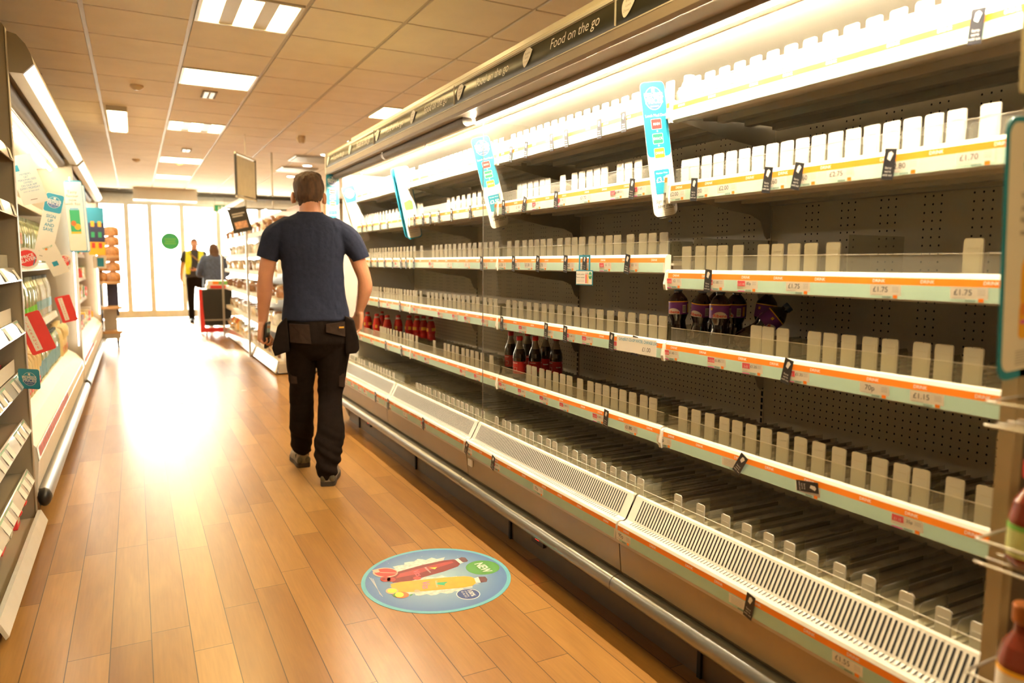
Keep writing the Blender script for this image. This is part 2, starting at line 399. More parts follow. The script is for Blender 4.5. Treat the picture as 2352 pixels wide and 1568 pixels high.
def small(name, u, v, build, label, cat, z=CZ, group=None):
    p = oZ(u, v, z); b = MB(); build(b); return tag(b.build(name, loc=(p.x, p.y, z)), label, cat, group)
DET = pm('detector_plastic', (.62, .5, .34), .5)
def det(b): b.lathe([(.052, 0), (.056, -.012), (.05, -.02), (.034, -.034), (.018, -.042)], DET, 16)
small('smoke_detector', 314, 196, det, 'round smoke detector on the ceiling left of the flat light panel', 'smoke detector')
small('smoke_detector', 691, 312, lambda b: (b.lathe([(.05, 0), (.055, -.03), (.045, -.07), (.03, -.09)], DET, 16)), 'deep bell shaped smoke detector above the man', 'smoke detector')
small('smoke_detector', 313, 366, det, 'small detector over the aisle near the doors', 'smoke detector')
small('smoke_detector', 412, 374, det, 'detector on the washed out ceiling, right of the one near the doors', 'smoke detector')
def grille(b):
    b.box(-.06, .06, -.14, .14, -.01, 0, REVEAL)
    for k in range(2): b.box(-.045+.05*k, -.01+.05*k, -.13, .13, -.013, -.009, STEEL)
small('ceiling_vent', 480, 216, grille, 'small dark slotted vent behind the flat light panel', 'vent')
small('ceiling_vent', 428, 344, grille, 'small dark slotted vent far down the aisle ceiling', 'vent')
def cass(b):
    b.box(-.28, .28, -.28, .28, -.02, 0, STEEL)
    for k in range(11): b.box(-.26, .26, -.26+.05*k, -.24+.05*k, -.03, -.019, CREAM2)
small('air_diffuser', 715, 364, cass, 'square louvred air diffuser above the far end of the right fridge', 'vent')
small('air_diffuser', 682, 388, cass, 'louvred air diffuser behind the first one', 'vent')
def dl(b): b.lathe([(.075, 0), (.08, -.008), (.066, -.012)], CREAM2, 20); b.lathe([(.064, -.0115), (.06, -.014)], SPOT, 20)
for (u, v, t_) in ((810, 324, 'downlight nearest the fridge canopy end'), (748, 354, 'downlight beside the louvred diffuser'), (706, 379, 'downlight above the head of the man'), (668, 404, 'downlight left of the head of the man'), (640, 443, 'farthest small downlight over the bread shelves')):
    small('downlight', u, v, dl, t_, 'light', group='round downlights')
b = MB(); b.box(-.09, .09, -.62, .62, -.05, 0, CREAM2); b.box(-.075, .075, -.6, .6, -.058, -.05, PANEL); tag(b.build('strip_light', loc=(-.09, 8.8, CZ)), 'narrow strip light on the ceiling above the left cabinets', 'light')
# white surface unit and things hanging far away
p = oZ(388, 436, 2.6); b = MB(); b.box(-.6, .6, -.2, .2, -.08, .16, CREAM2); b.box(-.5, -.46, -.02, .02, .16, CZ-2.6, STEEL); b.box(.46, .5, -.02, .02, .16, CZ-2.6, STEEL)
tag(b.build('air_curtain', loc=(p.x, 16.9, 2.6)), 'long white air heater hanging above the doors', 'heater')
# hanging frame sign
P = oY(565, 408, 9.2)
o = empty('hanging_sign', P, 'small pale sign in a black frame hanging over the aisle', 'sign', rot=(0, 0, R(62)))
b = MB(); b.box(-.30, .30, -.004, .004, -.22, .22, pm('sign_board', (.62, .58, .5), .6)); b.build('board', o)
b = MB()
for a in (-.31, .31): b.box(a-.008, a+.008, -.012, .012, -.25, .25, BLACKM)
b.box(-.32, .32, -.01, .01, .235, .26, CREAM2); b.box(-.32, .32, -.01, .01, -.26, -.235, CREAM2); b.build('frame', o)
b = MB(); b.tube([(0, 0, .26), (0, 0, CZ-P.z)], .004, STEEL, 6); b.build('hanger', o)
P = oY(627, 480, 10.5); b = MB(); b.tube([(0, 0, 0), (0, 0, CZ-P.z)], .012, STEEL, 8); b.box(-.6, .35, -.012, .012, -.02, .0, BLACKM)
for k in range(2): b.ell((-.1+.35*k, 0, -.05), (.035, .035, .045), SPOT)
tag(b.build('track_light', loc=P), 'dark light track on a long pole above the bread shelves', 'light')

# ================================================================== RIGHT-HAND CHILLED CABINETS (four bays of 1.25 m)
BL = 1.25; Y0 = .625; XR = 1.56; XB = 2.036
RA, RB = (0, -1, 0), (0, 0, 1)                      # print frame of anything facing the aisle from the right
def rail_mesh(L, zt=.0):
    b = MB()
    b.prism([(0, 0), (-.007, .002), (-.004, .052), (.0, .06), (.010, .063), (.02, .061), (.02, .03), (.014, -.002)], .004, L-.004, CREAM2)
    b.frame((-.0068, 0, .003), RA, Vector((.003, 0, .05)))
    b.rect(-L+.02, -.012, 0.0, .0325, MINT, .0008); b.rect(-L+.006, -.006, .0325, .0485, ORANGE, .0008)
    k = 0; y = -.06
    while y > -L+.05:
        b.text('DRINK', y, .0405, .0105, WHITE2, .0014, bold=.01); k += 1; y -= (.118, .165, .135)[k % 3]
    return b.mesh('price_rail')
def guard_mesh(L):
    b = MB(); b.box(.016, .0175, .012, L-.012, .06, .106, GUARD); b.box(.015, .0185, .012, L-.012, .1055, .1068, CREAM2); return b.mesh('guard')
def deck_mesh(L):
    b = MB(); b.box(.015, .455, .006, L-.006, .026, .034, UNDER)
    for x in (.03, .15, .27, .40): b.box(x, x+.03, .05, L-.05, .004, .026, UNDER)
    b.box(.018, .022, .006, L-.006, .0, .03, UNDER)
    return b.mesh('deck')
def runner_mesh(L):
    b = MB(); n = int(L/.03)
    for k in range(n): b.box(.06, .45, .01+k*.03, .012+k*.03, .034, .042, DECK)
    b.box(.05, .45, .008, L-.008, .0342, .0352, DECK)
    return b.mesh('runners')
def bracket_mesh():
    b = MB(); P = [(.03, -.002), (.40, -.002+.028), (.455, .026), (.472, .02), (.472, -.13), (.455, -.14), (.44, -.125), (.42, -.075), (.37, -.055), (.25, -.042)]
    b.prism(P, -.0015, .0015, UNDER); return b.mesh('bracket')
def endcap_mesh():
    b = MB(); b.prism([(-.012, -.004), (-.016, .014), (-.008, .055), (.0, .062), (.02, .062), (.02, -.004)], -.006, .006, CREAM2); return b.mesh('rail_end_cap')
def pusher_mesh(h=.104, w_=.021):
    b = MB()
    b.T = Matrix(); r_ = .005
    P = [(-w_, 0), (w_, 0), (w_, h-r_), (w_-.0015, h-.0015), (w_-r_, h), (-w_+r_, h), (-w_+.0015, h-.0015), (-w_, h-r_)]
    b.prism(P, .0, .0035, PUSH, 'x')
    b.box(-.0012, .0, -.017, .003, .014, .0155, GREYINK); b.box(-.0007, .0, -.017, -.016, .016, h*.86, UNDER); b.box(-.0009, 0, -.012, .012, h-.022, h-.0205, UNDER)
    b.box(.004, .36, -.012, .012, 0, .006, DECK); b.box(-.014, .004, -.012, .012, 0, .008, PUSH)
    F_ = [(.006, .002), (.11, .002), (.11, .066), (.104, .074), (.016, .074), (.006, .064)]
    b.prism(F_, -.0285, -.027, FIN)
    b.box(.11, .42, -.0285, -.027, .0, .012, FIN)
    return b.mesh('pusher')
RAIL = rail_mesh(BL); GRD = guard_mesh(BL); DK = deck_mesh(BL); RUN = runner_mesh(BL); BRK = bracket_mesh(); ECP = endcap_mesh(); PSH = pusher_mesh(); PSHB = pusher_mesh(.090, .017)
_tk = {}
def ticket_mesh(kind, txt):
    k = (kind, txt)
    if k in _tk: return _tk[k]
    b = MB().frame((0, 0, 0), RA, RB)
    b.rect(-.039, .039, -.0175, .0155, WHITE, .0012)
    if kind == 'w':
        b.text(txt, -.012, .004, .0175, INK, .002)
        b.rect(-.034, -.006, -.0085, -.0075, GREYINK, .002)
        for q in range(4): b.rect(.018, .034, .010-.0035*q, .0108-.0035*q, GREYINK, .002)
    elif kind == 'p':
        b.rect(-.037, -.008, -.001, .0145, PINK, .002); b.text(txt.split('|')[0], -.0225, .0045, .0085, WHITE2, .0026)
        b.text(txt.split('|')[1], .006, .007, .011, INK, .002); b.rect(-.034, -.016, -.0075, -.0068, GREYINK, .002)
        for q in range(3): b.rect(.019, .034, .011-.0035*q, .0118-.0035*q, GREYINK, .002)
        b.rect(-.037, -.010, -.0165, -.0135, MAGENTA, .002)
    elif kind == 'i':
        for q in range(5): b.rect(-.030, .012, .011-.0045*q, .0118-.0045*q, GREYINK, .002)
    b.rect(.020, .031, -.0155, -.0075, ORANGE, .002)
    for q in range(7): b.rect(-.006+q*.003, -.0045+q*.003, -.0155, -.011, INK, .002)
    _tk[k] = b.mesh('price_ticket'); return _tk[k]
def tag_mesh():
    b = MB().frame((0, 0, 0), RA, RB); b.slab(-.0145, .0145, -.035, .035, .0008, TAGM)
    b.poly([b.fp(x, y, .0006) for x, y in ((-.006, .012), (.002, .008), (.008, .024), (.002, .029), (-.004, .026))], WHITE2)
    for q, t_ in enumerate(('Sorry', "we're", 'sold out')): b.text(t_, 0, -.008-.008*q, .0072, WHITE2, .0008)
    return b.mesh('sold_out_tag')
TAG = tag_mesh()

# what each shelf carries: pixel columns of the pushers, tickets and black tags, nearest bay first
def px(l, s, o): return [q/s+o for q in l]
SH = {  # name: z of the bottom of the rail per bay
 'S1': (1.711, 1.722, 1.722, 1.722), 'S2': (1.455, 1.485, 1.487, 1.487), 'S3': (1.174, 1.224, 1.224, 1.224), 'S4': (.938, .938, .938, .938), 'S5': (.642, .645, .645, .645)}
PU = {
 ('S2', 0): px([160, 240, 300, 388, 475, 568, 662, 760, 862, 968, 1080, 1196, 1318], 3.1356, 1500)+px([192, 327, 468, 617, 775, 940, 1183], 3.135, 1900),
 ('S2', 1): px([80, 150, 300, 365, 440, 515, 595, 665, 860, 1010, 1105, 1205, 1300, 1395, 1600, 1705, 1830], 5.6, 1140),
 ('S2', 2): px([860, 905, 945, 1290, 1350, 1415, 1485, 1555, 1625, 1690], 5.6, 800),
 ('S2', 3): px([215, 250, 280, 305, 325, 350, 380, 415, 455, 495, 535, 580, 625], 5.6, 800),
 ('S3', 0): px([230, 320, 398, 473, 577, 748, 845, 955, 1070, 1222, 2170], 2.94, 1500),
 ('S3', 1): px([160, 232, 315, 395, 460, 525, 590, 660, 768, 850, 925, 1002, 1105, 1192, 1288, 1378, 1515, 1647, 1750, 1870], 4.611, 1120),
 ('S3', 2): px([945, 1095, 1145, 1200, 1260, 1310, 1370, 1435, 1495, 1565, 1630, 1700, 1770, 1840, 1915], 5.6, 800),
 ('S3', 3): px([285, 312, 345, 378, 412, 447, 485, 525, 560, 600, 640, 680, 725, 765, 812, 853, 900], 5.6, 800),
 ('S4', 0): px([700, 780, 880, 1093, 1200, 1325, 1470, 1605, 1820, 1970, 2170], 2.94, 1500),
 ('S4', 1): px([160, 220, 290, 355, 442, 517, 600, 680, 770, 862, 950, 1030, 1110, 1195, 1303, 1420, 1530, 1650, 1755, 1860], 4.611, 1120),
 ('S4', 2): px([815, 890, 933, 973, 1015, 1062, 1105, 1150, 1195, 1238, 1288, 1342, 1385, 1455, 1512, 1562], 4.355, 780),
 ('S4', 3): px([318, 335, 350, 368, 385, 413, 450, 475, 495, 520, 545, 575, 600, 622, 655, 685, 713, 745, 775], 4.355, 780),
 ('S5', 0): px([108, 205, 293, 385, 485, 572, 665, 767, 880, 1000, 1123, 1260, 1395, 1535, 1685, 1817, 2045, 2255], 2.94, 1500),
 ('S5', 1): px([105, 165, 497, 562, 652, 733, 820, 903, 985, 1113, 1237, 1332, 1425, 1525, 1628, 1745, 1878, 1990], 5.227, 1120),
 ('S5', 2): px([950, 1057, 1093, 1138, 1178, 1237, 1282, 1327, 1375, 1428, 1520], 4.355, 780),
 ('S5', 3): px([412, 430, 445, 463, 487, 515, 545, 573, 612, 650, 680, 708, 733, 773], 4.355, 780),
 ('B', 0): px([160, 303, 462, 595, 735, 867, 1013, 1185, 1370, 1610, 1845, 2070], 2.7606, 1500),
 ('B', 1): px([110, 198, 257, 350, 438, 528, 628, 730, 808, 932, 1052, 1162, 1273, 1390, 1510, 1637, 1740, 1900, 2050], 5.227, 1120),
 ('B', 2): px([1035, 1073, 1113, 1150, 1190, 1247, 1297, 1352, 1407, 1465, 1527, 1575, 1630, 1690, 1755, 1828], 5.227, 760),
 ('B', 3): px([80, 98, 115, 130, 145, 178, 198, 222, 245, 300, 327, 356, 385, 413, 442, 470, 500, 540], 4.355, 780)}
TK = {  # (pixel column, kind, text)
 ('S2', 0): [(1559, 'w', '£2.00'), (1613, 'w', '£2.00'), (1674, 'w', '£2.00'), (1785, 'w', '£2.60'), (1854, 'w', '£2.60'), (1935, 'w', '£2.75'), (2078, 'w', '£2.80'), (2244, 'w', '£1.70')],
 ('S2', 1): [(1164, 'w', '£1.50'), (1196, 'w', '£1.60'), (1236, 'p', '2-£2|£1.50'), (1292, 'p', '2-£2|£1.50'), (1348, 'w', '£1.70'), (1420, 'p', '2-£3|£1.80'), (1472, 'p', '2-£3|£1.85')],
 ('S2', 2): [(957, 'p', '2-£3|£2'), (977, 'p', '2-£3|£2'), (994, 'p', '2-£3|£2'), (1014, 'w', '£1.50'), (1042, 'w', '£1.50'), (1086, 'w', '£1.50')],
 ('S2', 3): [(836, 'w', '£1.50'), (847, 'w', '£1.50'), (878, 'w', '£1.50'), (896, 'w', '£1.50')],
 ('S3', 0): [(1551, 'p', '2-£2.80|£2'), (1646, 'p', '2-£2.80|£1.85'), (1721, 'p', '2-£1.40|85p'), (1837, 'w', '£1.75'), (2038, 'w', '£1.75'), (2230, 'w', '£1.75')],
 ('S3', 1): [(1157, 'w', '£1.30'), (1189, 'w', '£1.30'), (1218, 'w', '£1.30'), (1249, 'w', '£1.70'), (1311, 'w', '£1.25'), (1344, 'w', '£1.25'), (1394, 'p', '2-£3|£2'), (1455, 'p', '2-£3|£2')],
 ('S3', 2): [(993, 'p', '2-£2|£1'), (1035, 'w', '£1'), (1076, 'w', '£1'), (1116, 'w', '£1.30')],
 ('S3', 3): [(845, 'p', '2-£2|£1'), (860, 'w', '£1'), (889, 'w', '£1'), (914, 'p', '2-£2|£1'), (928, 'w', '£1')],
 ('S4', 0): [(1545, 'p', '2-£2.50|£1.85'), (1650, 'p', '2-£2.50|£1.85'), (1732, 'p', '2-£2|£1.35'), (1836, 'p', '2-£2|£1.35'), (2013, 'w', '70p'), (2133, 'w', '£1.15')],
 ('S4', 1): [(1160, 'p', '2-£2|£1.60'), (1204, 'p', '2-£2|£1.60'), (1264, 'p', '2-£2|£1.85'), (1313, 'p', '2-£2|£1.60'), (1353, 'p', '2-£2|£1.40'), (1424, 'p', '2-£2|£1.80')],
 ('S4', 2): [(957, 'p', '2-£2|£1'), (1014, 'p', '2-£2|£1'), (1048, 'p', '2-£2|£1'), (1076, 'p', '2-£2|£1'), (1117, 'p', '2-£2|£1')],
 ('S4', 3): [(848, 'p', '2-£2|£1'), (876, 'w', '£1'), (895, 'p', '2-£2|£1'), (925, 'w', '£1')],
 ('S5', 0): [(1529, 'w', '90p'), (1684, 'i', ''), (1860, 'i', ''), (2088, 'p', '£1.15|35p')],
 ('S5', 1): [(1157, 'p', '2-£2|£1.85'), (1202, 'p', '2-£2|£1.80'), (1253, 'p', '2-£2|£1.80'), (1300, 'p', '2-£2|£1.80'), (1378, 'p', '2-£2.75|£1.85'), (1453, 'w', '£1.80')],
 ('S5', 2): [(957, 'p', '2-£2|£1'), (983, 'p', '2-£2|£1'), (1066, 'p', '2-£2|£1'), (1099, 'p', '2-£2|£1')],
 ('S5', 3): [(831, 'p', '2-£2|£1'), (857, 'p', '2-£2|£1'), (893, 'w', '£1'), (927, 'w', '£1')],
 ('B', 0): [(1436, 'w', '95p'), (1704, 'i', ''), (1951, 'w', '£1.55')],
 ('B', 1): [(1080, 'p', '2-£2|£1.60'), (1143, 'p', '2-£2|£1.60'), (1240, 'w', '70p')],
 ('B', 2): [(897, 'p', '2-£2|£1'), (934, 'w', '£1'), (976, 'p', '2-£2|£1')],
 ('B', 3): [(797, 'p', '2-£2|£1'), (812, 'p', '2-£2|£1'), (829, 'p', '2-£2|£1'), (842, 'p', '2-£2|£1'), (868, 'w', '£1')]}
TG = {  # (column, lean in degrees)
 ('S1', 0): [(2250, 6)], ('S1', 1): [(1178, 12), (1213, 12), (1272, 0), (1306, 0), (1382, 0), (1438, 0)],
 ('S2', 0): [(1600, 6), (1769, 10), (1838, 14), (2049, 8)], ('S2', 1): [(1161, 8), (1209, 22), (1282, 10), (1457, 10)],
 ('S2', 2): [(956, 12), (975, 12), (992, 12), (1012, 12), (1041, 12), (1084, 10)], ('S2', 3): [(834, 8), (845, 8), (858, 8), (876, 8), (893, 8)],
 ('S3', 0): [(1632, 7)], ('S3', 1): [(1184, 8), (1240, 10), (1304, 8), (1348, 6), (1446, 12)], ('S3', 2): [(954, 10), (1110, 8)], ('S3', 3): [(855, 8), (870, 8), (886, 8), (905, 8), (924, 8), (936, 8)],
 ('S4', 0): [(1814, 14)], ('S4', 1): [(1157, 8), (1259, 8), (1303, 8), (1410, 8), (1464, 8)], ('S4', 3): [(873, 8), (922, 8)],
 ('S5', 0): [(1706, 32), (1861, 82)], ('S5', 1): [(1397, 10)], ('S5', 3): [(889, 8), (925, 8)],
 ('B', 0): [(1728, 12)], ('B', 1): [(1076, 28), (1137, 20)], ('B', 2): [(895, 20), (976, 14)], ('B', 3): [(866, 14)]}
XBR = 1.385; ZBR = .343     # the bottom rail
BAYL = ['nearest bay of the empty drinks cabinet, ending at the tan upright on the right',
        'second bay of the empty drinks cabinet, with the dark cola bottles on its fourth shelf',
        'third bay of the empty drinks cabinet, first one behind the clear upright panel',
        'farthest bay of the empty drinks cabinet, with the red drink bottles beside the man']
def holes(b, L, yb):
    y = L-.0
    def dot(yy, z):
        b.add([(XB-.0008, yy+.0028*math.cos(pi*k/3), z+.0034*math.sin(pi*k/3)) for k in range(6)], [(0, 1, 2, 3, 4, 5)], SLOT)
    g = .085
    while g < L-.07:
        for c in range(3):
            z = .96
            while z < 1.86: dot(g+c*.0245, z); z += .0235
        g += .1385
    g = .05
    while g < L-.04:
        for z in (.72, .7435, .767, .79, .8135, .837, .8605, .884): dot(g, z)
        g += .0245
BACKM = MB(); BACKM.box(XB, XB+.02, 0, BL, .43, 1.95, BACK); holes(BACKM, BL, 0)
BACKM.box(XB-.006, XB, .001, .034, .43, 1.9, BACK)
z = .5
while z < 1.9: BACKM.box(XB-.0075, XB-.0055, .003, .011, z, z+.017, SLOT); z += .025
BACKM = BACKM.mesh('back_panel')
b = MB()                                                # grille of the well, slots cut as dark inlays
b.strip([(XBR+.008, .404), (1.41, .404), (1.418, .408), (1.458, .483), (1.466, .486), (1.475, .474), (1.475, .43)], .004, BL-.004, CREAM2)
n_ = 92
for k in range(n_):
    y = .045+k*(BL-.09)/(n_-1); w_ = .0026
    dn = Vector((.04, 0, .075)).normalized(); up_ = Vector((-dn.z, 0, dn.x))
    p_ = [Vector((1.4215, y-w_, .4145)), Vector((1.4215, y+w_, .4145)), Vector((1.4545, y+w_, .4765)), Vector((1.4545, y-w_, .4765))]
    b.poly([q+up_*.0009 for q in p_], SLOT)
    b.poly([(1.400, y-w_*.6, .4052), (1.417, y-w_*.6, .4088), (1.417, y+w_*.6, .4088), (1.400, y+w_*.6, .4052)], SLOT)
GRILLE = b.mesh('air_grille')
def place_row(key, i, X, zr, par, root, kinds=True):
    base = Y0+i*BL
    lift = .0305 if key != 'B' else .0
    if kinds != 'p':
        for (u, k, t_) in TK.get((key, i), []):
            y = Yat(u, X, zr+.02)-base
            if 0.02 < y < BL-.02: inst(ticket_mesh(k, t_), 'price_ticket', par, (X-root[0]-.0066, y, zr-root[2]+.0195), (0, R(-3.5), 0))
        for (u, a) in TG.get((key, i), []):
            y = Yat(u, X, zr+.03)-base
            if 0.0 < y < BL: inst(TAG, 'sold_out_tag', par, (X-root[0]-.0115, y, zr-root[2]+.030), (R(a), R(-3), 0))
for i in range(4):
    root = (1.4, Y0+i*BL, 0.0); o = empty('display_fridge', root, BAYL[i], 'fridge', 'bays of the empty drinks cabinet')
    X = lambda x: x-root[0]
    inst(BACKM, 'back_panel', o, (-root[0], 0, 0))
    inst(GRILLE, 'air_grille', o, (-root[0], 0, 0))
    b = MB(); b.T = Matrix.Translation((-root[0], 0, 0))
    b.prism([(1.39, .345), (1.392, .335), (1.402, .23), (1.41, .215), (1.50, .215), (2.05, .215), (2.05, .43), (1.475, .43), (1.47, .40), (1.40, .40)], .003, BL-.003, FACE)
    b.prism([(1.384, .333), (1.392, .333), (1.392, .345), (1.384, .345)], .0, BL, CREAM)
    if i == 1: b.box(1.386, 1.392, BL-.075, BL-.03, .285, .318, WHITE2)
    b.build('base_cabinet', o)
    b = MB(); b.T = Matrix.Translation((-root[0], 0, 0)); b.box(1.478, 1.49, 0, BL, 0.0, .215, KICK); b.box(1.49, 2.03, 0.0, BL, 0, .02, KICK)
    b.box(1.468, 1.479, .93, .945, 0, .215, SLOT)
    b.build('kick_plate', o)
    if i in (1, 3):
        b = MB(); b.T = Matrix.Translation((-root[0], 0, 0)); b.box(1.462, 1.478, .62, .72, .07, .125, BLACKM); k_ = b.build('thermostat', o, label='black temperature display with red digits')
        b = MB(); b.T = Matrix.Translation((-root[0], 0, 0)); b.box(1.4605, 1.4625, .655, .685, .09, .11, em('red_digits', (1, .03, .02), 2.5)); b.build('digits', k_)
    pr = [(1.402, .221)]+[(1.386+.031*math.cos(R(a)), .190+.031*math.sin(R(a))) for a in range(90, 271, 15)]+[(1.402, .159)]
    b = MB(); b.T = Matrix.Translation((-root[0], 0, 0)); b.prism(pr, .001, BL-.002, CHROME, smooth=True); b.box(1.395, 1.48, .0, BL, .16, .215, KICK); b.build('bumper_rail', o)
    # base pan with runners, guard and pushers
    b = MB(); b.T = Matrix.Translation((-root[0], 0, 0)); b.box(1.475, 2.034, .004, BL-.004, .430, .436, UNDER)
    for k in range(24): b.box(1.50, 2.02, .03+k*.052, .034+k*.052, .436, .449, DECK)
    b.build('base_pan', o)
    b = MB(); b.T = Matrix.Translation((-root[0], 0, 0)); b.box(1.480, 1.4815, .01, BL-.01, .436, .500, GUARD); b.box(1.4795, 1.482, .01, BL-.01, .4995, .5008, CREAM2); b.box(1.45, 1.51, .0015, .003, .44, .52, GUARD); b.build('guard', o)
    inst(RAIL, 'price_rail', o, (X(XBR), 0, ZBR)); place_row('B', i, XBR, ZBR, o, root)
    for u in PU[('B', i)]:
        y = Yat(u, 1.50, .52)-Y0-i*BL
        if .0 < y < BL: y = max(y, .031); inst(PSHB, 'pusher', o, (X(1.498), y, .437))
    # canopy
    b = MB(); b.T = Matrix.Translation((-root[0], 0, 0))
    b.prism([(1.345, 2.075), (1.36, 2.088), (1.53, 2.09), (1.53, 2.212), (2.05, 2.212), (2.05, 1.95), (1.56, 1.95), (1.545, 1.985), (1.40, 1.985), (1.345, 1.985)], 0, BL, HOUS)
    b.build('canopy', o)
    b = MB(); b.T = Matrix.Translation((-root[0], 0, 0))
    b.prism([(1.337, 1.975), (1.328, 1.968), (1.330, 1.935), (1.338, 1.924), (1.352, 1.927), (1.352, 1.98)], 0, BL, BRUSH)
    b.box(1.327, 1.3285, 0, BL, 1.9655, 1.969, CREAM2)
    b.box(1.352, 1.438, 0.0, BL, 1.930, 1.938, BRUSH); b.build('fascia', o)
    b = MB(); b.T = Matrix.Translation((-root[0], 0, 0))
    pts = [(1.3345, 1.975), (1.331, 1.988), (1.330, 2.003), (1.331, 2.020), (1.335, 2.040), (1.341, 2.056), (1.345, 2.062)]
    b.strip([(x+.0035, z) for x, z in pts], 0, BL, SIGNG, True)
    b.prism([(1.341, 2.060), (1.347, 2.078), (1.36, 2.084), (1.36, 2.06)], 0, BL, CREAM2)
    b.frame((1.332, 0, 2.018), RA, Vector((.06, 0, .995)))
    for ly, ty in ((1.188, .863), (.563, .238)):
        p_ = []
        for k in range(24):
            t = 2*pi*k/24; a = .030*math.cos(t); q_ = .033*math.sin(t); p_.append((a+.35*q_+.006*math.sin(2*t), q_))
        p_[2] = (p_[2][0]+.006, p_[2][1]+.004); b.poly([b.fp(-ly+x, y, .001) for x, y in p_], WHITE2)
        for k, t_ in enumerate(('Breakfast', 'Lunch', 'Dinner')): b.text(t_, -ly+.010-.007*k, .014-.014*k, .0115, GREYINK, .0018)
        b.text('Food on the go', -ty, .0, .049, WHITE2, .0018, shear=.25, bold=-.004)
    b.box(1.3285, 1.3335, .5595-.56, .002, 1.976, 2.06, CREAM2)
    b.build('sign_band', o)
    if i == 1:
        b = MB(); b.T = Matrix.Translation((-root[0], 0, 0)); b.box(1.526, 1.53, BL-.10, BL-.06, 2.13, 2.17, WHITE); b.frame((1.526, BL-.08, 2.15), RA, RB); b.text('15M 05', 0, 0, .009, INK, .001); b.build('small_label', o)
    if i < 2:
        b = MB(); b.T = Matrix.Translation((-root[0], 0, 0)); b.box(1.437, 1.4515, 0, BL, 1.9095, 1.938, BRUSH); b.build('lamp_cover', o)
    else:
        b = MB(); b.T = Matrix.Translation((-root[0], 0, 0)); b.tube([(1.405, .02, 1.915), (1.405, BL/2, 1.915), (1.405, BL-.01, 1.915)], .026, BLIND, 14)
        b.prism([(1.428, 1.898), (1.446, 1.898), (1.446, 1.903), (1.432, 1.903)], .0, BL, CREAM2); bl = b.build('night_blind', o, label='rolled dark night blind')
        b = MB(); b.T = Matrix.Translation((-root[0], 0, 0)); b.tube([(1.428, .62, 1.90), (1.418, .62, 1.875), (1.430, .622, 1.862), (1.44, .624, 1.885)], .003, STEEL, 6); b.build('pull_hook', bl)
    b = MB(); b.T = Matrix.Translation((-root[0], 0, 0)); b.tube([(1.458, .015, 1.911), (1.458, BL-.015, 1.911)], .0055, TUBE, 10); b.build('lamp_tube', o, label='lit white tube')
    b = MB(); b.T = Matrix.Translation((-root[0], 0, 0)); b.box(1.474, 1.545, 0, BL, 1.930, 1.942, HONEY); b.box(1.545, 2.036, 0, BL, 1.935, 1.95, CREAM); b.build('air_outlet', o)
    # shelves
    for key in ('S1', 'S2', 'S3', 'S4', 'S5'):
        zr = SH[key][i]; xr = XR
        s_ = inst(DK, 'shelf', o, (X(xr), 0, zr))
        inst(RAIL, 'price_rail', s_); inst(GRD, 'guard', s_); inst(RUN, 'runners', s_); inst(BRK, 'bracket', s_, (0, .004, 0))
        if i == 3: inst(BRK, 'bracket', s_, (0, BL-.004, 0))
        inst(ECP, 'rail_end_cap', s_, (0, BL-.007, 0))
        sr = (xr, root[1], zr)
        place_row(key, i, xr, zr, s_, sr)
        ul = PU.get((key, i))
        if ul is None:
            if i < 2: ys = [.07+k*.0625 for k in range(19)]
            else:
                b = MB()
                for k in range(19):
                    b.T = Matrix.Translation((0.048, .07+k*.0625, .035)); b.box(0, .0035, -.021, .021, 0, .104, PUSH)
                b.build('pusher_row', s_)['kind'] = 'stuff'; ys = []
        else: ys = [Yat(u, xr+.05, zr+.135)-root[1] for u in ul]
        for y in ys:
            if .012 < y < BL-.012: y = max(y, .031); inst(PSH, 'pusher', s_, (.048, y, .035))
        if key == 'S3' and i == 0:
            for y, x0 in ((1.19, .06), (.72, .2)): MB().box(x0, .44, y, y+.002, .036, .165, FIN).build('divider', s_)
# end uprights
b = MB(); b.box(1.19, 1.216, .600, .624, 0, 2.25, pm('tan_upright', (.40, .33, .22), .45)); b.box(1.216, 2.06, .606, .618, 0.0, 2.22, pm('dark_end_panel', (.10, .08, .065), .5))  # shade on the panel behind the upright is put into its dark brown
tag(b.build('end_panel'), 'tan upright with a dark panel closing the near end of the drinks cabinet', 'panel')
b = MB(); P_ = [(1.33, 1.93), (1.33, 2.08), (1.53, 2.2), (2.05, 2.2), (2.05, .02), (1.48, .02), (1.42, .16), (1.39, .40), (1.46, .55), (1.46, 1.9)]
b.prism(P_, Y0+4*BL+.002, Y0+4*BL+.03, CREAM); tag(b.build('end_panel'), 'cream end wall at the far end of the drinks cabinet', 'panel')
b = MB(); b.box(1.478, 2.03, 3.1235, 3.1265, .50, 1.915, PANE); b.box(1.4775, 1.4795, 3.1225, 3.1275, .50, 1.915, pm('pane_edge', (.12, .10, .08), .3))
tag(b.build('clear_panel'), 'clear upright panel between the second and third bays of the drinks cabinet', 'panel')

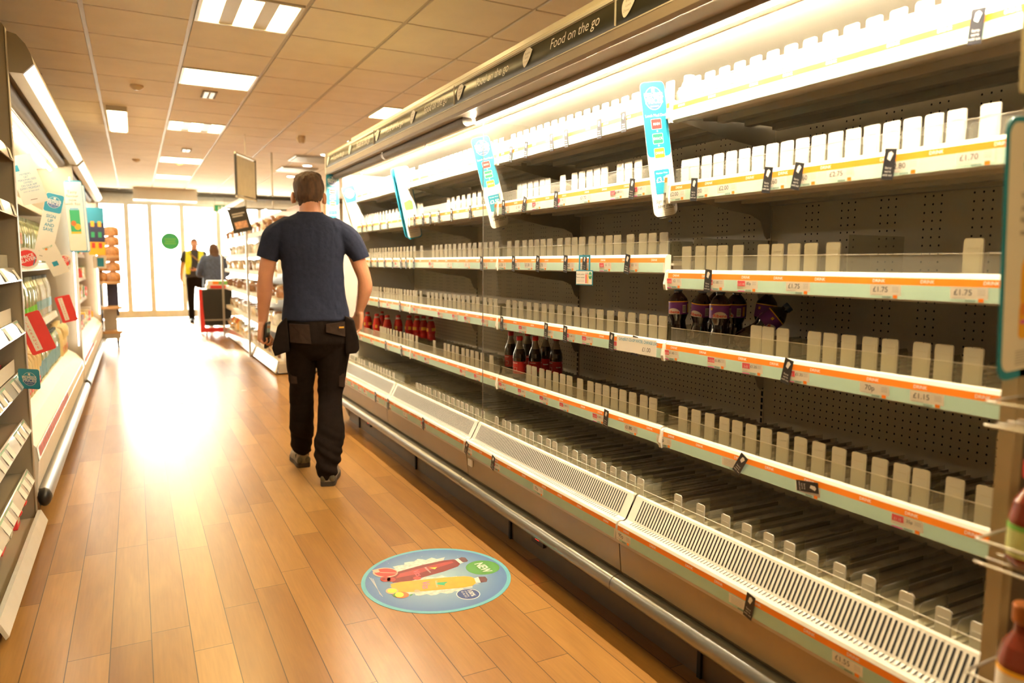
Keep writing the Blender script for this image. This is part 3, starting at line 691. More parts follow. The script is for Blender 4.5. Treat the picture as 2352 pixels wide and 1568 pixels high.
# ================================================================== SIGN BLADES ON THE RIGHT CABINET
def badge(b, a, c, s):                                  # the round member prices badge
    b.oval(a, c, .036*s, .036*s, WHITE2, .0006); b.oval(a, c, .034*s, .034*s, TEALB, .0009)
    b.poly([b.fp(a+.034*s*math.cos(t), c+.034*s*math.sin(t), .0011) for t in [R(185+i*17) for i in range(11)]], BLUE)
    b.rect(a-.006*s, a+.006*s, c+.019*s, c+.031*s, WHITE2, .0013)
    b.text('MEMBER', a, c+.009*s, .021*s, WHITE2, .0016, bold=.02); b.text('PRICES', a, c-.008*s, .024*s, WHITE2, .0016, bold=.025)
    b.text('save more', a, c-.024*s, .008*s, WHITE2, .0016)
def meal_blade(b, w_, h, square=False):
    b.slab(-w_/2, w_/2, -h/2, h/2, .002, WHITE, (.02, .018, .018, .02) if not square else 0)
    top = h/2
    b.rect(-w_/2+.001, w_/2-.001, top-.235, top-.001, TEALB, .0003, .016)
    s = w_/.1; badge(b, 0, top-.052, s)
    b.text('Lunch Meal Deal', 0, top-.105, .0125*s, WHITE2, .0008)
    for k, (t_, c_, z_) in enumerate((('MAIN', REDP, .132), ('SNACK', GREEN, .178), ('DRINK', AMBER, .224))):
        b.rect(-.0215*s, .0215*s, top-z_-.0165, top-z_+.0165, WHITE2, .0005, .004); b.rect(-.020*s, .020*s, top-z_-.015, top-z_+.015, c_, .0008, .003)
        b.text(t_, 0, top-z_, .0115*s, WHITE2, .0012, bold=.01)
        if k < 2: b.text('+', 0, top-z_-.023, .014, WHITE2, .0012, bold=.02)
    b.rect(-.031*s, .031*s, top-.355, top-.277, BLUE, .0004, .005); b.rect(-.030*s, .030*s, top-.354, top-.278, TEALB, .0007, .004)
    b.text('Member Price', 0, top-.288, .0085*s, WHITE2, .0011); b.text('£3.50', 0, top-.310, .0235*s, WHITE2, .0012, bold=.02)
    b.oval(.024*s, top-.345, .015, .015, REDP, .001); b.text('£5', .024*s, top-.345, .013, WHITE2, .0014)
    b.text('Sign up &', -.008, top-.378, .0155*s, INK, .0009, shear=.3); b.text('save more', .004, top-.394, .0175*s, INK, .0009, shear=.3)
    b.rect(.0, .034, top-.404, top-.4025, INK, .0009)
    for k in range(4): b.rect(-.028, .028, top-.417-.0055*k, top-.4163-.0055*k, GREYINK, .0009)
    b.rect(.006, .02, top-.448, top-.445, BLUE, .0009)
def signup_blade(b, w_, h):
    b.slab(-w_/2, w_/2, -h/2, h/2, .002, WHITE, (.02, .035, .012, .02)); top = h/2; s = w_/.1
    b.rect(-w_/2+.001, w_/2-.001, top-.125, top-.001, TEALB, .0003, .014); badge(b, 0, top-.058, s)
    for k, t_ in enumerate(('SIGN', 'UP', 'AND', 'SAVE.')): b.text(t_, 0, top-.155-.03*k, .03*s, TEALB, .0009, bold=.02, sx=.8)
    b.rect(-.02, .028, top-.357, top-.353, INK, .0009); 
    for k in range(5): b.rect(-.03, .012, top-.375-.006*k, top-.374-.006*k, TEALB, .0009)
    b.rect(-.028, .0, top-.43, top-.427, INK, .0009)
def drink_blade(b, w_, h):
    b.slab(-w_/2, w_/2, -h/2, h/2, .002, TEALB, .02); b.rect(-w_/2+.005, w_/2-.005, -h/2+.006, h/2-.001, WHITE, .0004, .016)
    b.text('Refreshingly', 0, h/2-.075, .0145, TEALB, .0008); b.text('smoothly', 0, h/2-.095, .0145, TEALB, .0008)
    bp = [(-.010, .115), (-.010, .09), (-.026, .06), (-.029, -.04), (-.024, -.055), (.024, -.055), (.029, -.04), (.026, .06), (.010, .09), (.010, .115)]
    b.poly([b.fp(x, y+.01, .0008) for x, y in bp], pm('pale_bottle_print', (.72, .70, .62), .5)); b.rect(-.0105, .0105, .112, .135, pm('pale_cap', (.75, .72, .66), .5), .001)
    b.poly([b.fp(x, y+.01, .001) for x, y in [(-.028, -.005), (-.029, -.04), (-.024, -.055), (.024, -.055), (.029, -.04), (.028, -.005), (.012, .008), (-.01, -.0)]], LEAFG)
    b.text('PURITY', 0, .045, .017, INK, .0013); b.text('drink', 0, .025, .011, GREYINK, .0013)
    for k in range(6): b.rect(-.03, .026, -h/2+.10-.012*k, -h/2+.102-.012*k, PINK if k < 4 else GREYINK, .0008)
def blade(Y, tl, tr, bl, label, fn, name='hanging_sign', cat='sign', extra=None, w_=.1):
    a = oY(*tl, Y); c = oY(*tr, Y); d = oY(*bl, Y)
    up = ((a-d)); h = up.length; lean = math.atan2(up.x, up.z); w2 = w_ or (c-a).length
    ctr = (c+a)/2 + (d-a)/2
    b = MB().frame((0, 0, 0), (1, 0, 0), (0, 0, 1)); fn(b, w2, h)
    if extra: extra(b, w2, h)
    return tag(b.build(name, loc=ctr, rot=(0, lean, 0)), label, cat)
blade(1.895, (1468, 195), (1525, 180), (1503, 505), 'lunch meal deal blade sign nearest the camera, showing £3.50', meal_blade)
blade(3.16, (1078, 320), (1125, 308), (1127, 528), 'lunch meal deal blade sign crossed by the clear panel edge, showing £3.50', meal_blade)
blade(4.40, (903, 385), (938, 380), (937, 550), 'white blade sign printed with a green bottle', drink_blade)
o = blade(4.43, (895, 388), (930, 382), (931, 548), 'blue edged blade sign just behind the green bottle sign', lambda b, w_, h: (b.slab(-w_/2, w_/2, -h/2, h/2, .002, TEALB, .02)))
blade(5.60, (780, 430), (815, 425), (820, 558), 'sign up and save blade sign nearest the head of the man, over the right cabinet', signup_blade)
P = oY(744, 400, 5.70); b = MB().frame((0, 0, 0), (1, 0, 0), (0, 0, 1)); meal_blade(b, .10, .50, True)
tag(b.build('hanging_sign', loc=(P.x+.045, 5.62, 1.68)), 'upright lunch meal deal strip on the far end wall beside the head of the man', 'sign')
# blue shelf clip on the second bay
yq = Yat(1348, 1.553, 1.24); b = MB().frame((0, 0, 0), RA, RB)
b.slab(-.040, -.030, -.012, .050, .001, TEALB); b.slab(.030, .040, -.012, .050, .001, TEALB); b.slab(-.034, .034, .042, .050, .001, TEALB)
b.slab(-.058, .058, -.066, -.008, .0015, TEALB); b.rect(-.055, .055, -.062, -.012, WHITE, .0006)
b.text('Vitamin packed', -.026, -.024, .0095, INK, .0012); b.text('Flavour stacked', -.026, -.036, .0095, INK, .0012)
for k in range(2): b.rect(-.05, .004, -.047-.005*k, -.046-.005*k, GREYINK, .001)
for a, c_ in ((.015, REDP), (.026, AMBER)): b.slab(a-.0035, a+.0035, -.058, -.024, .0, c_); b.rect(a-.0035, a+.0035, -.058, -.024, c_, .001); b.rect(a-.0015, a+.0015, -.024, -.017, INK, .001)
b.oval(.043, -.028, .0105, .014, GREEN, .001); b.text('NEW', .043, -.028, .009, WHITE2, .0014, bold=.02)
tag(b.build('shelf_clip', loc=(1.541, yq, 1.238)), 'blue framed card clipped under the £1.25 price on the second bay', 'sign')
yq = Yat(1607, 1.55, .97); 
y1 = Yat(1512, 1.553, .98); y2 = Yat(1421, 1.553, .98)
b = MB().frame((0, 0, 0), RA, RB); L_ = y2-y1; b.slab(-L_/2, L_/2, .012, .033, .001, WHITE); b.text('one', -L_/2+.03, .022, .022, TEALB, .0008); b.text('BUY CO-OP WATER. CHANGE LIVES.', .03, .0215, .0155, TEALB, .0008, sx=.75, bold=.01)
b.slab(-L_/2, L_/2, -.022, .012, .001, WHITE); b.text('£1.00', .06, -.004, .021, INK, .0008)
tag(b.build('water_banner', loc=(1.5445, (y1+y2)/2, .965)), 'white card reading buy co-op water on the fourth shelf rail', 'sign')
# the big NEW blade on the near upright
b = MB().frame((0, 0, 0), (1, 0, 0), (0, 0, 1))
w_, h = .125, .385
b.slab(-w_/2, w_/2, -h/2, h/2, .003, TEALB, .022); b.rect(-w_/2+.006, w_/2-.004, -h/2+.012, h/2-.008, WHITE, .0004, .018)
b.oval(-.0, h/2-.058, .019, .036, GREEN, .0008); b.text('NEW', 0, h/2-.058, .024, WHITE2, .0012, bold=.02, sx=.75)
for k, t_ in enumerate(('Vitamin', 'packed', 'Flavour', 'stacked')): b.text(t_, -.004, h/2-.112-.018*k, .0125, INK, .0008)
pr = [(-.006, .0), (-.006, -.012), (-.018, -.028), (-.019, -.075), (-.016, -.082), (-.020, -.092), (-.020, -.132), (-.012, -.138), (.012, -.138), (.020, -.132), (.020, -.092), (.016, -.082), (.019, -.075), (.018, -.028), (.006, -.012), (.006, .0)]
b.poly([b.fp(x*.8, y+h/2-.188, .0008) for x, y in pr], AMBER); b.rect(-.006, .006, h/2-.192, h/2-.176, BLUE, .001)
b.rect(-.012, .012, h/2-.29, h/2-.272, pm('orange_deep', (.85, .28, .05), .4), .0011); b.rect(-.012, .012, h/2-.303, h/2-.297, MAGENTA, .0012)
for k in range(6): b.rect(-.022, .02, -h/2+.04-.004*k, -h/2+.0415-.004*k, GREYINK, .0008)
tag(b.build('hanging_sign', loc=(1.183, .60, 1.277), rot=(0, R(-4), 0)), 'large white blade with blue edge, green NEW oval and an orange bottle', 'sign')
b = MB().frame((0, 0, 0), (1, 0, 0), (0, 0, 1)); w_, h = .13, .42
b.slab(-w_/2, w_/2, -h/2, h/2, .003, pm('cream_blade', (.72, .68, .5), .5), .006); b.rect(-w_/2+.001, -w_/2+.016, .0, .1, TEALB, .0006); b.oval(-.045, -.085, .022, .022, PINK, .0008, n=20)
tag(b.build('hanging_sign', loc=(1.187, .60, 1.712), rot=(0, R(-3), 0)), 'cream blade sign cut off by the top right corner of the picture', 'sign')
# floor sticker
ctr = (oZ(832, 1330, 0)+oZ(1174, 1330, 0))/2; ctr = (ctr+(oZ(1003, 1258, 0)+oZ(1003, 1404, 0))/2)/2
A_ = Vector((cr.x, cr.y, 0)).normalized(); B_ = Vector((-A_.y, A_.x, 0))
b = MB(); b.O = Vector((0, 0, 0)); b.A = A_; b.B = B_; b.Nn = Vector((0, 0, 1)); rr = .297
b.add([b.fp(rr*math.cos(2*pi*k/64), rr*math.sin(2*pi*k/64), z_) for z_ in (.0002, .0014) for k in range(64)], [tuple(range(64, 128))]+[(k, (k+1) % 64, (k+1) % 64+64, k+64) for k in range(64)], pm('sticker_teal_rim', (.11, .34, .38), .5))
def grad_blue():
    m, n, l, bs = nt('sticker_blue_print'); tc = n.new('ShaderNodeTexCoord'); g = n.new('ShaderNodeVectorMath'); g.operation = 'LENGTH'; l.new(tc.outputs['Object'], g.inputs[0])
    r_ = n.new('ShaderNodeValToRGB'); e = r_.color_ramp.elements; e[0].position = .03; e[0].color = (.26, .38, .40, 1); e[1].position = .27; e[1].color = (.075, .15, .30, 1)
    l.new(g.outputs['Value'], r_.inputs[0]); l.new(r_.outputs[0], bs.inputs['Base Color']); bs.inputs['Roughness'].default_value = .45; return m
b.oval(0, 0, rr-.016, rr-.016, grad_blue(), .0018, 64)
# the sticker is seen from the left of the picture: local a runs to the right, b away; unsquash with the view
def sp(u, v):
    q = oZ(800+u/5.88, 1220+v/5.88, 0)-Vector((ctr.x, ctr.y, 0)); return q.dot(A_), q.dot(B_)
def spoly(pts, mat, d): b.poly([b.fp(*sp(u, v), d) for u, v in pts], mat)
def blob(u, v, ru, rv, mat, d, jag=0, n=30, rot=0):
    P = []
    for k in range(n):
        t = 2*pi*k/n; j = 1+jag*math.sin(k*7.3)*(1 if k % 2 else -.6); x = ru*j*math.cos(t); y = rv*j*math.sin(t)
        P.append((u+x*math.cos(rot)-y*math.sin(rot), v+x*math.sin(rot)+y*math.cos(rot)))
    spoly(P[::-1], mat, d)
SPL = pm('splash_print', (.42, .46, .38), .5, 0, .2, 60); MAR = pm('maroon_print', (.17, .018, .014), .5, 0, .1, 30); REDJ = pm('red_juice_print', (.33, .04, .03), .5, 0, .1, 20); SWH = pm('sticker_white', (.55, .52, .46), .5); SGR = pm('sticker_green', (.075, .24, .045), .5); SRE = pm('sticker_red', (.42, .045, .03), .5); SBL = pm('sticker_blue', (.02, .045, .16), .5)
YEL = pm('yellow_juice_print', (.62, .30, .02), .4, 0, .08, 20); CAPP = pm('cap_print', (.12, .05, .05), .4); PCH = pm('peach_print', (.55, .15, .04), .5); SKIN_ = pm('pith_print', (.52, .33, .22), .5)
blob(960, 500, 420, 110, SPL, .0020, .16, 44, -.18); blob(1150, 740, 560, 120, SPL, .0021, .14, 50, -.07)
spoly([(600, 700), (560, 640), (640, 560), (1000, 460), (1280, 400), (1420, 385), (1500, 410), (1515, 440), (1480, 480), (1300, 545), (1000, 630), (800, 690)][::-1], MAR, .0024)
spoly([(640, 640), (700, 575), (1050, 485), (1300, 425), (1400, 410), (1420, 430), (1200, 500), (900, 590)][::-1], REDJ, .0027)
spoly([(1440, 385), (1490, 372), (1560, 425), (1510, 445)][::-1], SWH, .0028); spoly([(1485, 375), (1530, 355), (1580, 362), (1620, 405), (1600, 420), (1545, 425)][::-1], CAPP, .003)
spoly([(590, 790), (570, 720), (700, 690), (1000, 660), (1300, 630), (1560, 612), (1660, 620), (1715, 650), (1735, 690), (1680, 740), (1560, 765), (1200, 800), (900, 825), (700, 830)][::-1], YEL, .0026)
spoly([(1700, 640), (1760, 622), (1790, 700), (1725, 705)][::-1], SWH, .0028); spoly([(1755, 622), (1850, 620), (1880, 655), (1870, 690), (1790, 700)][::-1], CAPP, .003)
blob(500, 565, 170, 66, SKIN_, .003, 0); blob(505, 565, 150, 54, SRE, .0032); spoly([(430, 560), (650, 570), (650, 577), (430, 568)][::-1], SKIN_, .0034)
spoly([(318, 535), (400, 515), (430, 560), (370, 570)][::-1], SKIN_, .0033); blob(500, 655, 70, 36, REDJ, .0034); blob(580, 660, 60, 30, REDJ, .0034); blob(480, 655, 25, 12, MAR, .0037)
blob(590, 815, 85, 42, SKIN_, .0034); blob(595, 813, 65, 30, AMBER, .0037); blob(710, 868, 110, 44, PCH, .0032, 0); blob(650, 870, 45, 30, SGR, .0035); blob(690, 866, 60, 36, AMBER, .0036)
blob(850, 868, 24, 9, SGR, .0032, 0, 12, -.5); blob(930, 815, 40, 16, SKIN_, .0036); blob(930, 640, 55, 22, SRE, .003)
blob(1815, 495, 228, 96, SGR, .0024); blob(1620, 855, 162, 74, SWH, .0024); blob(1620, 855, 150, 67, SBL, .0027)
def stext(t, u, v, su, dirpt, size, mat, d, **k):
    a0 = Vector(sp(u, v)); a1 = Vector(sp(*dirpt)); b.text(t, a0.x, a0.y, size, mat, d, rot=math.atan2(a1.y-a0.y, a1.x-a0.x), **k)
stext('NEW', 1815, 495, 0, (1960, 620), .052, SWH, .003, bold=.03, sx=.8)
stext('Vits', 1045, 735, 0, (1060, 860), .042, MAGENTA, .0034); stext('Vits', 930, 575, 0, (1000, 660), .038, PINK, .0034)
stext('Robinsons', 1195, 720, 0, (1215, 800), .014, SWH, .0034); stext('Robinsons', 1075, 530, 0, (1140, 590), .014, SWH, .0034)
spoly([(1185, 725), (1185, 700), (1350, 690), (1300, 720), (1310, 740)][::-1], GREEN, .003); spoly([(1090, 500), (1200, 490), (1170, 520)][::-1], AMBER, .003)
stext('100%', 1660, 840, 0, (1700, 890), .026, SWH, .0032, bold=.02); stext('of vitamins', 1605, 850, 0, (1640, 900), .012, SWH, .0032); stext('B3, B6, B12', 1565, 860, 0, (1600, 905), .012, SWH, .0032)
for k in range(3): spoly([(280+24*k, 625+10*k), (288+24*k, 625+10*k), (470-18*k, 890-15*k), (462-18*k, 890-15*k)][::-1], GREYINK, .0022)
for k in range(40):
    u_ = 480+random.random()*1000; v_ = 330+random.random()*560
    blob(u_, v_, 4, 2.5, random.choice((SWH, GREYINK)), .0022, 0, 6)
tag(b.build('floor_sticker', loc=(ctr.x, ctr.y, 0)), 'round blue floor sticker advertising red and orange bottled drinks', 'sticker')

# ================================================================== BOTTLES ON THE RIGHT CABINET
DARKJ = pm('blackcurrant_juice', (.018, .006, .010), .08, 0, .1, 6, spec=.7, coat=.6); COLA = pm('cola', (.016, .007, .004), .08, 0, .1, 6, spec=.7, coat=.6)
PURP = pm('purple_label', (.20, .045, .32), .4, 0, .1, 30); REDL = pm('red_label', (.55, .03, .035), .4, 0, .08, 20); REDC = pm('red_cap', (.55, .02, .02), .4)
CAPBL = pm('dark_blue_cap', (.05, .09, .16), .4); ORG = pm('yellow_flash', (.95, .52, .05), .4); REDD = pm('red_drink', (.62, .03, .02), .12, 0, .1, 8, coat=.5); CLP = pm('empty_neck', (.30, .28, .22), .08, 0, .05, 10, coat=.5)
def purple_bottle():
    o = bpy.data.objects.new('juice_bottle', None); COL.objects.link(o)
    b = MB(); b.lathe([(.024, 0), (.031, .006), (.033, .02), (.031, .06), (.026, .085), (.025, .10), (.031, .118), (.034, .126), (.034, .182), (.031, .192), (.020, .208), (.0135, .216), (.0135, .228)], DARKJ, 20); b.build('body', o)
    b = MB().frame((0, 0, 0), (1, 0, 0), (0, 0, 1)); n = 20
    b.lathe([(.0344, .127), (.0344, .180)], PURP, 24); b.lathe([(.0346, .177), (.0346, .181)], ORG, 24)
    r_ = .0344
    for k in range(14):                                   # white half round with the name
        x0 = -.024+.048*k/14; x1 = x0+.048/14; h_ = .003+.022*math.sqrt(max(0, 1-((x0+x1)/2/.025)**2)); b.wrect(x0, x1, .127, .127+h_, WHITE2, r_, .0004, 1)
    b.text('Ribena', 0, .136, .0165, REDP, .0009, bold=.02, wrap=r_)
    b.wrect(.034, .048, .132, .165, WHITE2, r_, .0004, 4)
    for k in range(8): b.wrect(.035+.0015*k, .0357+.0015*k, .136, .162, INK, r_, .0008, 1)
    b.wrect(-.034, -.026, .158, .168, ORG, r_, .0005, 2); b.wrect(.055, .065, .132, .170, ORG, r_, .0005, 2)
    b.build('label', o)
    MB().lathe([(.0145, .222), (.0155, .224), (.0155, .240), (.014, .2415)], CAPBL, 16).build('cap', o); return o
def cola_bottle():
    o = bpy.data.objects.new('cola_bottle', None); COL.objects.link(o)
    b = MB(); b.lathe([(.022, 0), (.029, .004), (.032, .016), (.031, .04), (.031, .10), (.032, .115), (.030, .135), (.022, .158)], COLA, 20)
    b.lathe([(.022, .158), (.0150, .178), (.0128, .188), (.0128, .205)], CLP, 20); b.build('body', o)
    b = MB().frame((0, 0, 0), (1, 0, 0), (0, 0, 1)); b.lathe([(.0315, .040), (.0315, .098)], REDL, 24)
    for a0 in (-.03, .03, .09): 
        b.wrect(a0-.014, a0+.014, .090, .0925, WHITE2, .0315); b.wrect(a0-.005, a0+.012, .052, .07, WHITE2, .0315, .0005); b.wrect(a0-.004, a0+.011, .053, .069, REDL, .0315, .0009)
    b.wrect(.042, .056, .046, .07, WHITE2, .0315)
    b.wrect(-.075, -.05, .068, .073, WHITE2, .0315); b.build('label', o)
    MB().lathe([(.014, .198), (.0155, .200), (.0155, .217), (.014, .219)], REDC, 16).build('cap', o); return o
def red_bottle():
    o = bpy.data.objects.new('sports_drink_bottle', None); COL.objects.link(o)
    b = MB(); b.lathe([(.026, 0), (.033, .006), (.033, .03), (.029, .05), (.033, .07), (.033, .10), (.026, .135), (.018, .150)], REDD, 18); b.build('body', o)
    b = MB().frame((0, 0, 0), (1, 0, 0), (0, 0, 1)); b.lathe([(.0335, .072), (.0335, .098)], REDL, 20); b.wrect(-.018, .018, .076, .098, ORG, .0335); b.wrect(.04, .06, .074, .097, ORG, .0335); b.wrect(-.06, -.045, .074, .097, ORG, .0335); b.build('label', o)
    MB().lathe([(.0185, .148), (.0195, .15), (.0195, .160), (.0188, .1605)], CREAM2, 14).build('collar', o)
    MB().lathe([(.017, .1605), (.0175, .162), (.0175, .176), (.010, .180)], REDC, 14).build('cap', o); return o
def place(proto, items, group, cat, first=True):
    for k, (x, y, z, rot, lab) in enumerate(items):
        o = proto if k == 0 else copy_tree(proto)
        o.location = (x, y, z); o.rotation_euler = rot; tag(o, lab, cat, group)
zb4 = .938+.0425; zb5 = .645+.0425
A0 = R(90-38)                                             # label turned towards the aisle
def face(yy, xx, d=0): return -math.atan2(xx, yy)+d        # z turn that shows the label to the camera
def Y4(u, x): return Yat(u, x, 1.08)
its = []
for (u, x, tx, tz, dr, lab) in ((1560, 1.66, 0, -2, -.55, 'blackcurrant drink bottle at the left end of the jumble on the fourth shelf'),
        (1606, 1.68, 4, 6, -.6, 'blackcurrant drink bottle second from the left, leaning'),
        (1653, 1.655, 0, 0, 0.0, 'blackcurrant drink bottle with its name facing the camera'),
        (1688, 1.76, 2, 4, -.9, 'blackcurrant drink bottle standing behind the one with its name in front'),
        (1640, 1.80, 0, 3, .4, 'blackcurrant drink bottle at the back, behind the second and third'),
        (1745, 1.80, 0, 8, .2, 'blackcurrant drink bottle standing behind the tipped one')):
    y = Y4(u, x); its.append((x, y, zb4, (R(tx), R(tz), face(y, x, dr)), lab))
proto = purple_bottle(); proto.scale = (.97, .97, .82); place(proto, its, 'blackcurrant bottles on the fourth shelf', 'bottle')
o = copy_tree(proto); x = 1.70; y = Y4(1716, x)+.0; o.location = (x-.02, y+.02, zb4+.022); o.rotation_mode = 'QUATERNION'
dv = (Vector((.55, -.52, .62))).normalized(); q_ = Vector((0, 0, 1)).rotation_difference(dv); o.rotation_quaternion = q_ @ Vector((0, 0, 1)).rotation_difference(Vector((0, 0, 1)))
o['label'] = 'tipped over blackcurrant drink bottle showing its blue cap'
its = []
for (u, x, dr, lab) in ((1193, 1.632, .2, 'cola bottle with red cap in front of the others'), (1173, 1.705, .2, 'cola bottle on the left of the group'),
        (1229, 1.70, .6, 'cola bottle right of the front one'), (1212, 1.78, 1.2, 'cola bottle in the middle of the second row'),
        (1253, 1.80, 2.0, 'cola bottle second from the right, back row'), (1277, 1.79, 2.4, 'cola bottle at the right end of the group')):
    y = Yat(u, x, .78); its.append((x, y, zb5, (0, 0, face(y, x, dr)), lab))
place(cola_bottle(), its, 'cola bottles on the fifth shelf', 'bottle')
its = []
nm = ['nearest the hand of the man', 'just right of the hand', 'in front of the row with a yellow flash', 'third in the front row', 'fourth in the front row', 'deeper on the shelf, left', 'deeper on the shelf, middle', 'deeper on the shelf, right', 'farthest back on the right', 'partly hidden by the man', 'far back behind the others', 'last at the back']
for k, (u, x) in enumerate(((826, 1.64), (845, 1.63), (866, 1.63), (852, 1.72), (877, 1.76), (890, 1.66), (915, 1.74), (940, 1.80), (958, 1.84), (973, 1.88), (990, 1.90))):
    y = Yat(u, x, .75); its.append((x, y, zb5, (0, 0, face(y, x, k*.7)), 'red drink bottle '+nm[k]))
place(red_bottle(), its, 'red drink bottles behind the man', 'bottle')
x = 1.66; y = Yat(1583, x, 1.85); b = MB(); b.lathe([(.024, 0), (.027, .006), (.027, .085), (.022, .10), (.015, .106), (.015, .112)], CLEARB, 18); o = b.build('juice_bottle', loc=(x, y, 1.755)); tag(o, 'single small yellow juice bottle with a white cap on the top shelf', 'bottle')
MB().lathe([(.0172, .104), (.0178, .106), (.0178, .120), (.016, .122)], WHITE2, 16).build('cap', o); b = MB(); b.lathe([(.0274, .02), (.0274, .078)], pm('yellow_label', (.9, .75, .2), .4, 0, .2, 50), 18); b.build('label', o)
# sauces on the near clip rack
SAU = pm('red_sauce', (.20, .035, .02), .15, 0, .15, 10, coat=.5); SAUL = pm('pale_green_label', (.55, .6, .25), .5, 0, .15, 25)
def sauce(x, y, z, lab, cap, big):
    o = empty('sauce_bottle', (x, y, z), lab, 'bottle', 'sauce bottles on the near wire rack')
    s = 1.0
    MB().lathe([(.026, 0), (.031, .008), (.031, .07), (.026, .095), (.014, .115), (.013, .135)], SAU, 20).build('body', o)
    b = MB(); b.lathe([(.0315, .015), (.0315, .055)], WHITE if big else SAUL, 20); b.lathe([(.0316, .055), (.0316, .062)], LEAFG if not big else ORG, 20); b.build('label', o)
    MB().lathe([(.0165, .130), (.0175, .132), (.0175, .155), (.016, .157)], cap, 16).build('cap', o)
sauce(1.150, .545, .815, 'red sauce bottle with a green banded label at the right edge', REDC, False); sauce(1.132, .535, .605, 'sauce bottle with a copper cap in the bottom right corner', pm('copper_cap', (.45, .16, .05), .35, .3), True)
for z0, lab in ((.812, 'wire bottle rack with a £1.75 card at the right edge'), (.602, 'wire bottle rack in the bottom right corner'), (1.02, 'wire bottle rack with a pink card under the big blade sign')):
    o = empty('wire_rack', (1.15, .545, z0), lab, 'rack')
    b = MB()
    for zz in (0, .035): b.tube([(-.052, .05, zz), (-.052, -.045, zz), (-.045, -.052, zz), (.06, -.052, zz), (.06, .05, zz)], .0022, STEEL, 6)
    for k in range(4): b.tube([(-.05+.03*k, .05, -.001), (-.05+.03*k, -.052, -.001)], .0018, STEEL, 6)
    b.tube([(-.052, .05, .035), (.06, .05, .035)], .0022, STEEL, 6); b.build('frame', o)
    if z0 != .602:
        b = MB().frame((-.052, 0, 0), (1, 0, 0), (0, 0, 1)); b.O = Vector((.0, -.0545, -.022)); b.slab(-.064, .06, -.018, .022, .0015, WHITE, .003); b.rect(-.06, -.015, -.001, .0205, PINK, .0006); b.text('£1.75', -.038, .010, .0135, WHITE2, .001); b.text('£2', .012, .010, .014, INK, .001); b.build('price_ticket', o)

# ================================================================== LEFT SIDE
LA, LB = (0, 1, 0), (0, 0, 1)                       # print frame of anything facing the aisle from the left
TAUP2 = pm('rail_clear_white', (.74, .74, .70), .12, 0, .03, coat=.5); PALEG = pm('pale_green_strip', (.30, .58, .42), .4)
o = empty('shelving_unit', (-.46, 3.35, 0), 'dark taupe shelving bay at the left edge, ending at a tall side panel', 'shelves')
def LT(): return Matrix.Translation((.46, -3.35, 0))
b = MB(LT()); b.prism([(-.95, 0), (-.462, 0), (-.462, 2.27), (-.47, 2.285), (-.52, 2.29), (-.95, 2.29)], 3.93, 3.965, TAUPE); b.box(-.463, -.458, 3.925, 3.968, .03, 2.27, TAUPE); b.build('side_panel', o, bevel=.004)
b = MB(LT()); b.box(-.95, -.93, 2.72, 3.93, 0, 2.28, TAUPE); b.box(-.47, -.93, 2.7, 2.72, 0, 2.28, TAUPE); b.build('back_panel', o)
ZL = [1.689, 1.444, 1.161, .923, .691, .466, .229]
for k, z0 in enumerate(ZL):
    b = MB(LT()); b.box(-.93, -.50, 2.73, 3.925, z0+.03, z0+.042, TAUPE); s_ = b.build('shelf', o)
    b = MB(LT()); tilt = .0 if k < 2 else .014
    b.prism([(-.462-tilt*.0, z0), (-.456, z0), (-.470-tilt, z0+.058), (-.488, z0+.060), (-.50, z0+.05), (-.478, z0+.02)], 2.73, 3.935, TAUP2)
    b.build('price_rail', s_, label='glossy white price rail')
    b = MB(LT())
    for q in range(9):
        y = 3.86-.115*q; zt = z0+.006
        if (k < 4 and q % 3) or (k > 3 and q % 4 == 3): continue
        b.add([(-.4545, y-.035, zt), (-.4545, y+.035, zt), (-.4655-tilt, y+.035, z0+.05), (-.4655-tilt, y-.035, z0+.05)], [(0, 1, 2, 3)], WHITE)
        if k > 2: b.add([(-.4640-tilt, y-.05, z0+.042), (-.4640-tilt, y+.05, z0+.042), (-.4672-tilt, y+.05, z0+.056), (-.4672-tilt, y-.05, z0+.056)], [(0, 1, 2, 3)], PALEG)
    b.build('price_tickets', s_)['kind'] = 'stuff'
    if k in (2, 3, 4):
        b = MB(LT()); b.box(-.505, -.5035, 2.75, 3.91, z0+.05, z0+.115, GUARD if k == 2 else WHITE); b.build('shelf_front', s_)
b = MB(LT()); b.box(-.93, -.44, 2.73, 3.90, .045, .06, TAUPE); b.prism([(-.425, .02), (-.415, .03), (-.44, .085), (-.455, .085)], 2.73, 3.93, TAUP2); b.box(-.93, -.47, 2.73, 3.9, 0, .045, KICK); b.build('base_shelf', o)
# boxes and packs on that bay
def packs(n, x, y0, y1, z, mats, group, lab, size=(.07, .14), depth=.10, name='carton', cat='box', jit=.02):
    dy = (y1-y0)/n
    for k in range(n):
        m = mats[k % len(mats)]; h = size[0]+(size[1]-size[0])*random.random(); w_ = dy*.44
        b = MB(); b.box(-depth/2, depth/2, -w_, w_, 0, h, m[0]); b.box(depth/2*-1-.0006, depth/2+.0006, -w_*.8, w_*.8, h*.25, h*.62, m[1])
        tag(b.build(name, loc=(x+random.uniform(-jit, jit)*.5, y0+dy*(k+.5), z), rot=(0, 0, random.uniform(-.12, .12)), bevel=.003), lab[k % len(lab)] if isinstance(lab, list) else lab, cat, group)
NAVY = pm('navy_pack', (.03, .035, .10), .35); FUCH = pm('fuchsia_pack', (.75, .06, .35), .4); CREAMP = pm('cream_pack', (.75, .68, .5), .5, 0, .2, 40); BROWNP = pm('brown_pack', (.16, .06, .03), .4); GOLD = pm('gold_pack', (.7, .45, .08), .35); GRNP = pm('green_pack', (.08, .32, .10), .4)
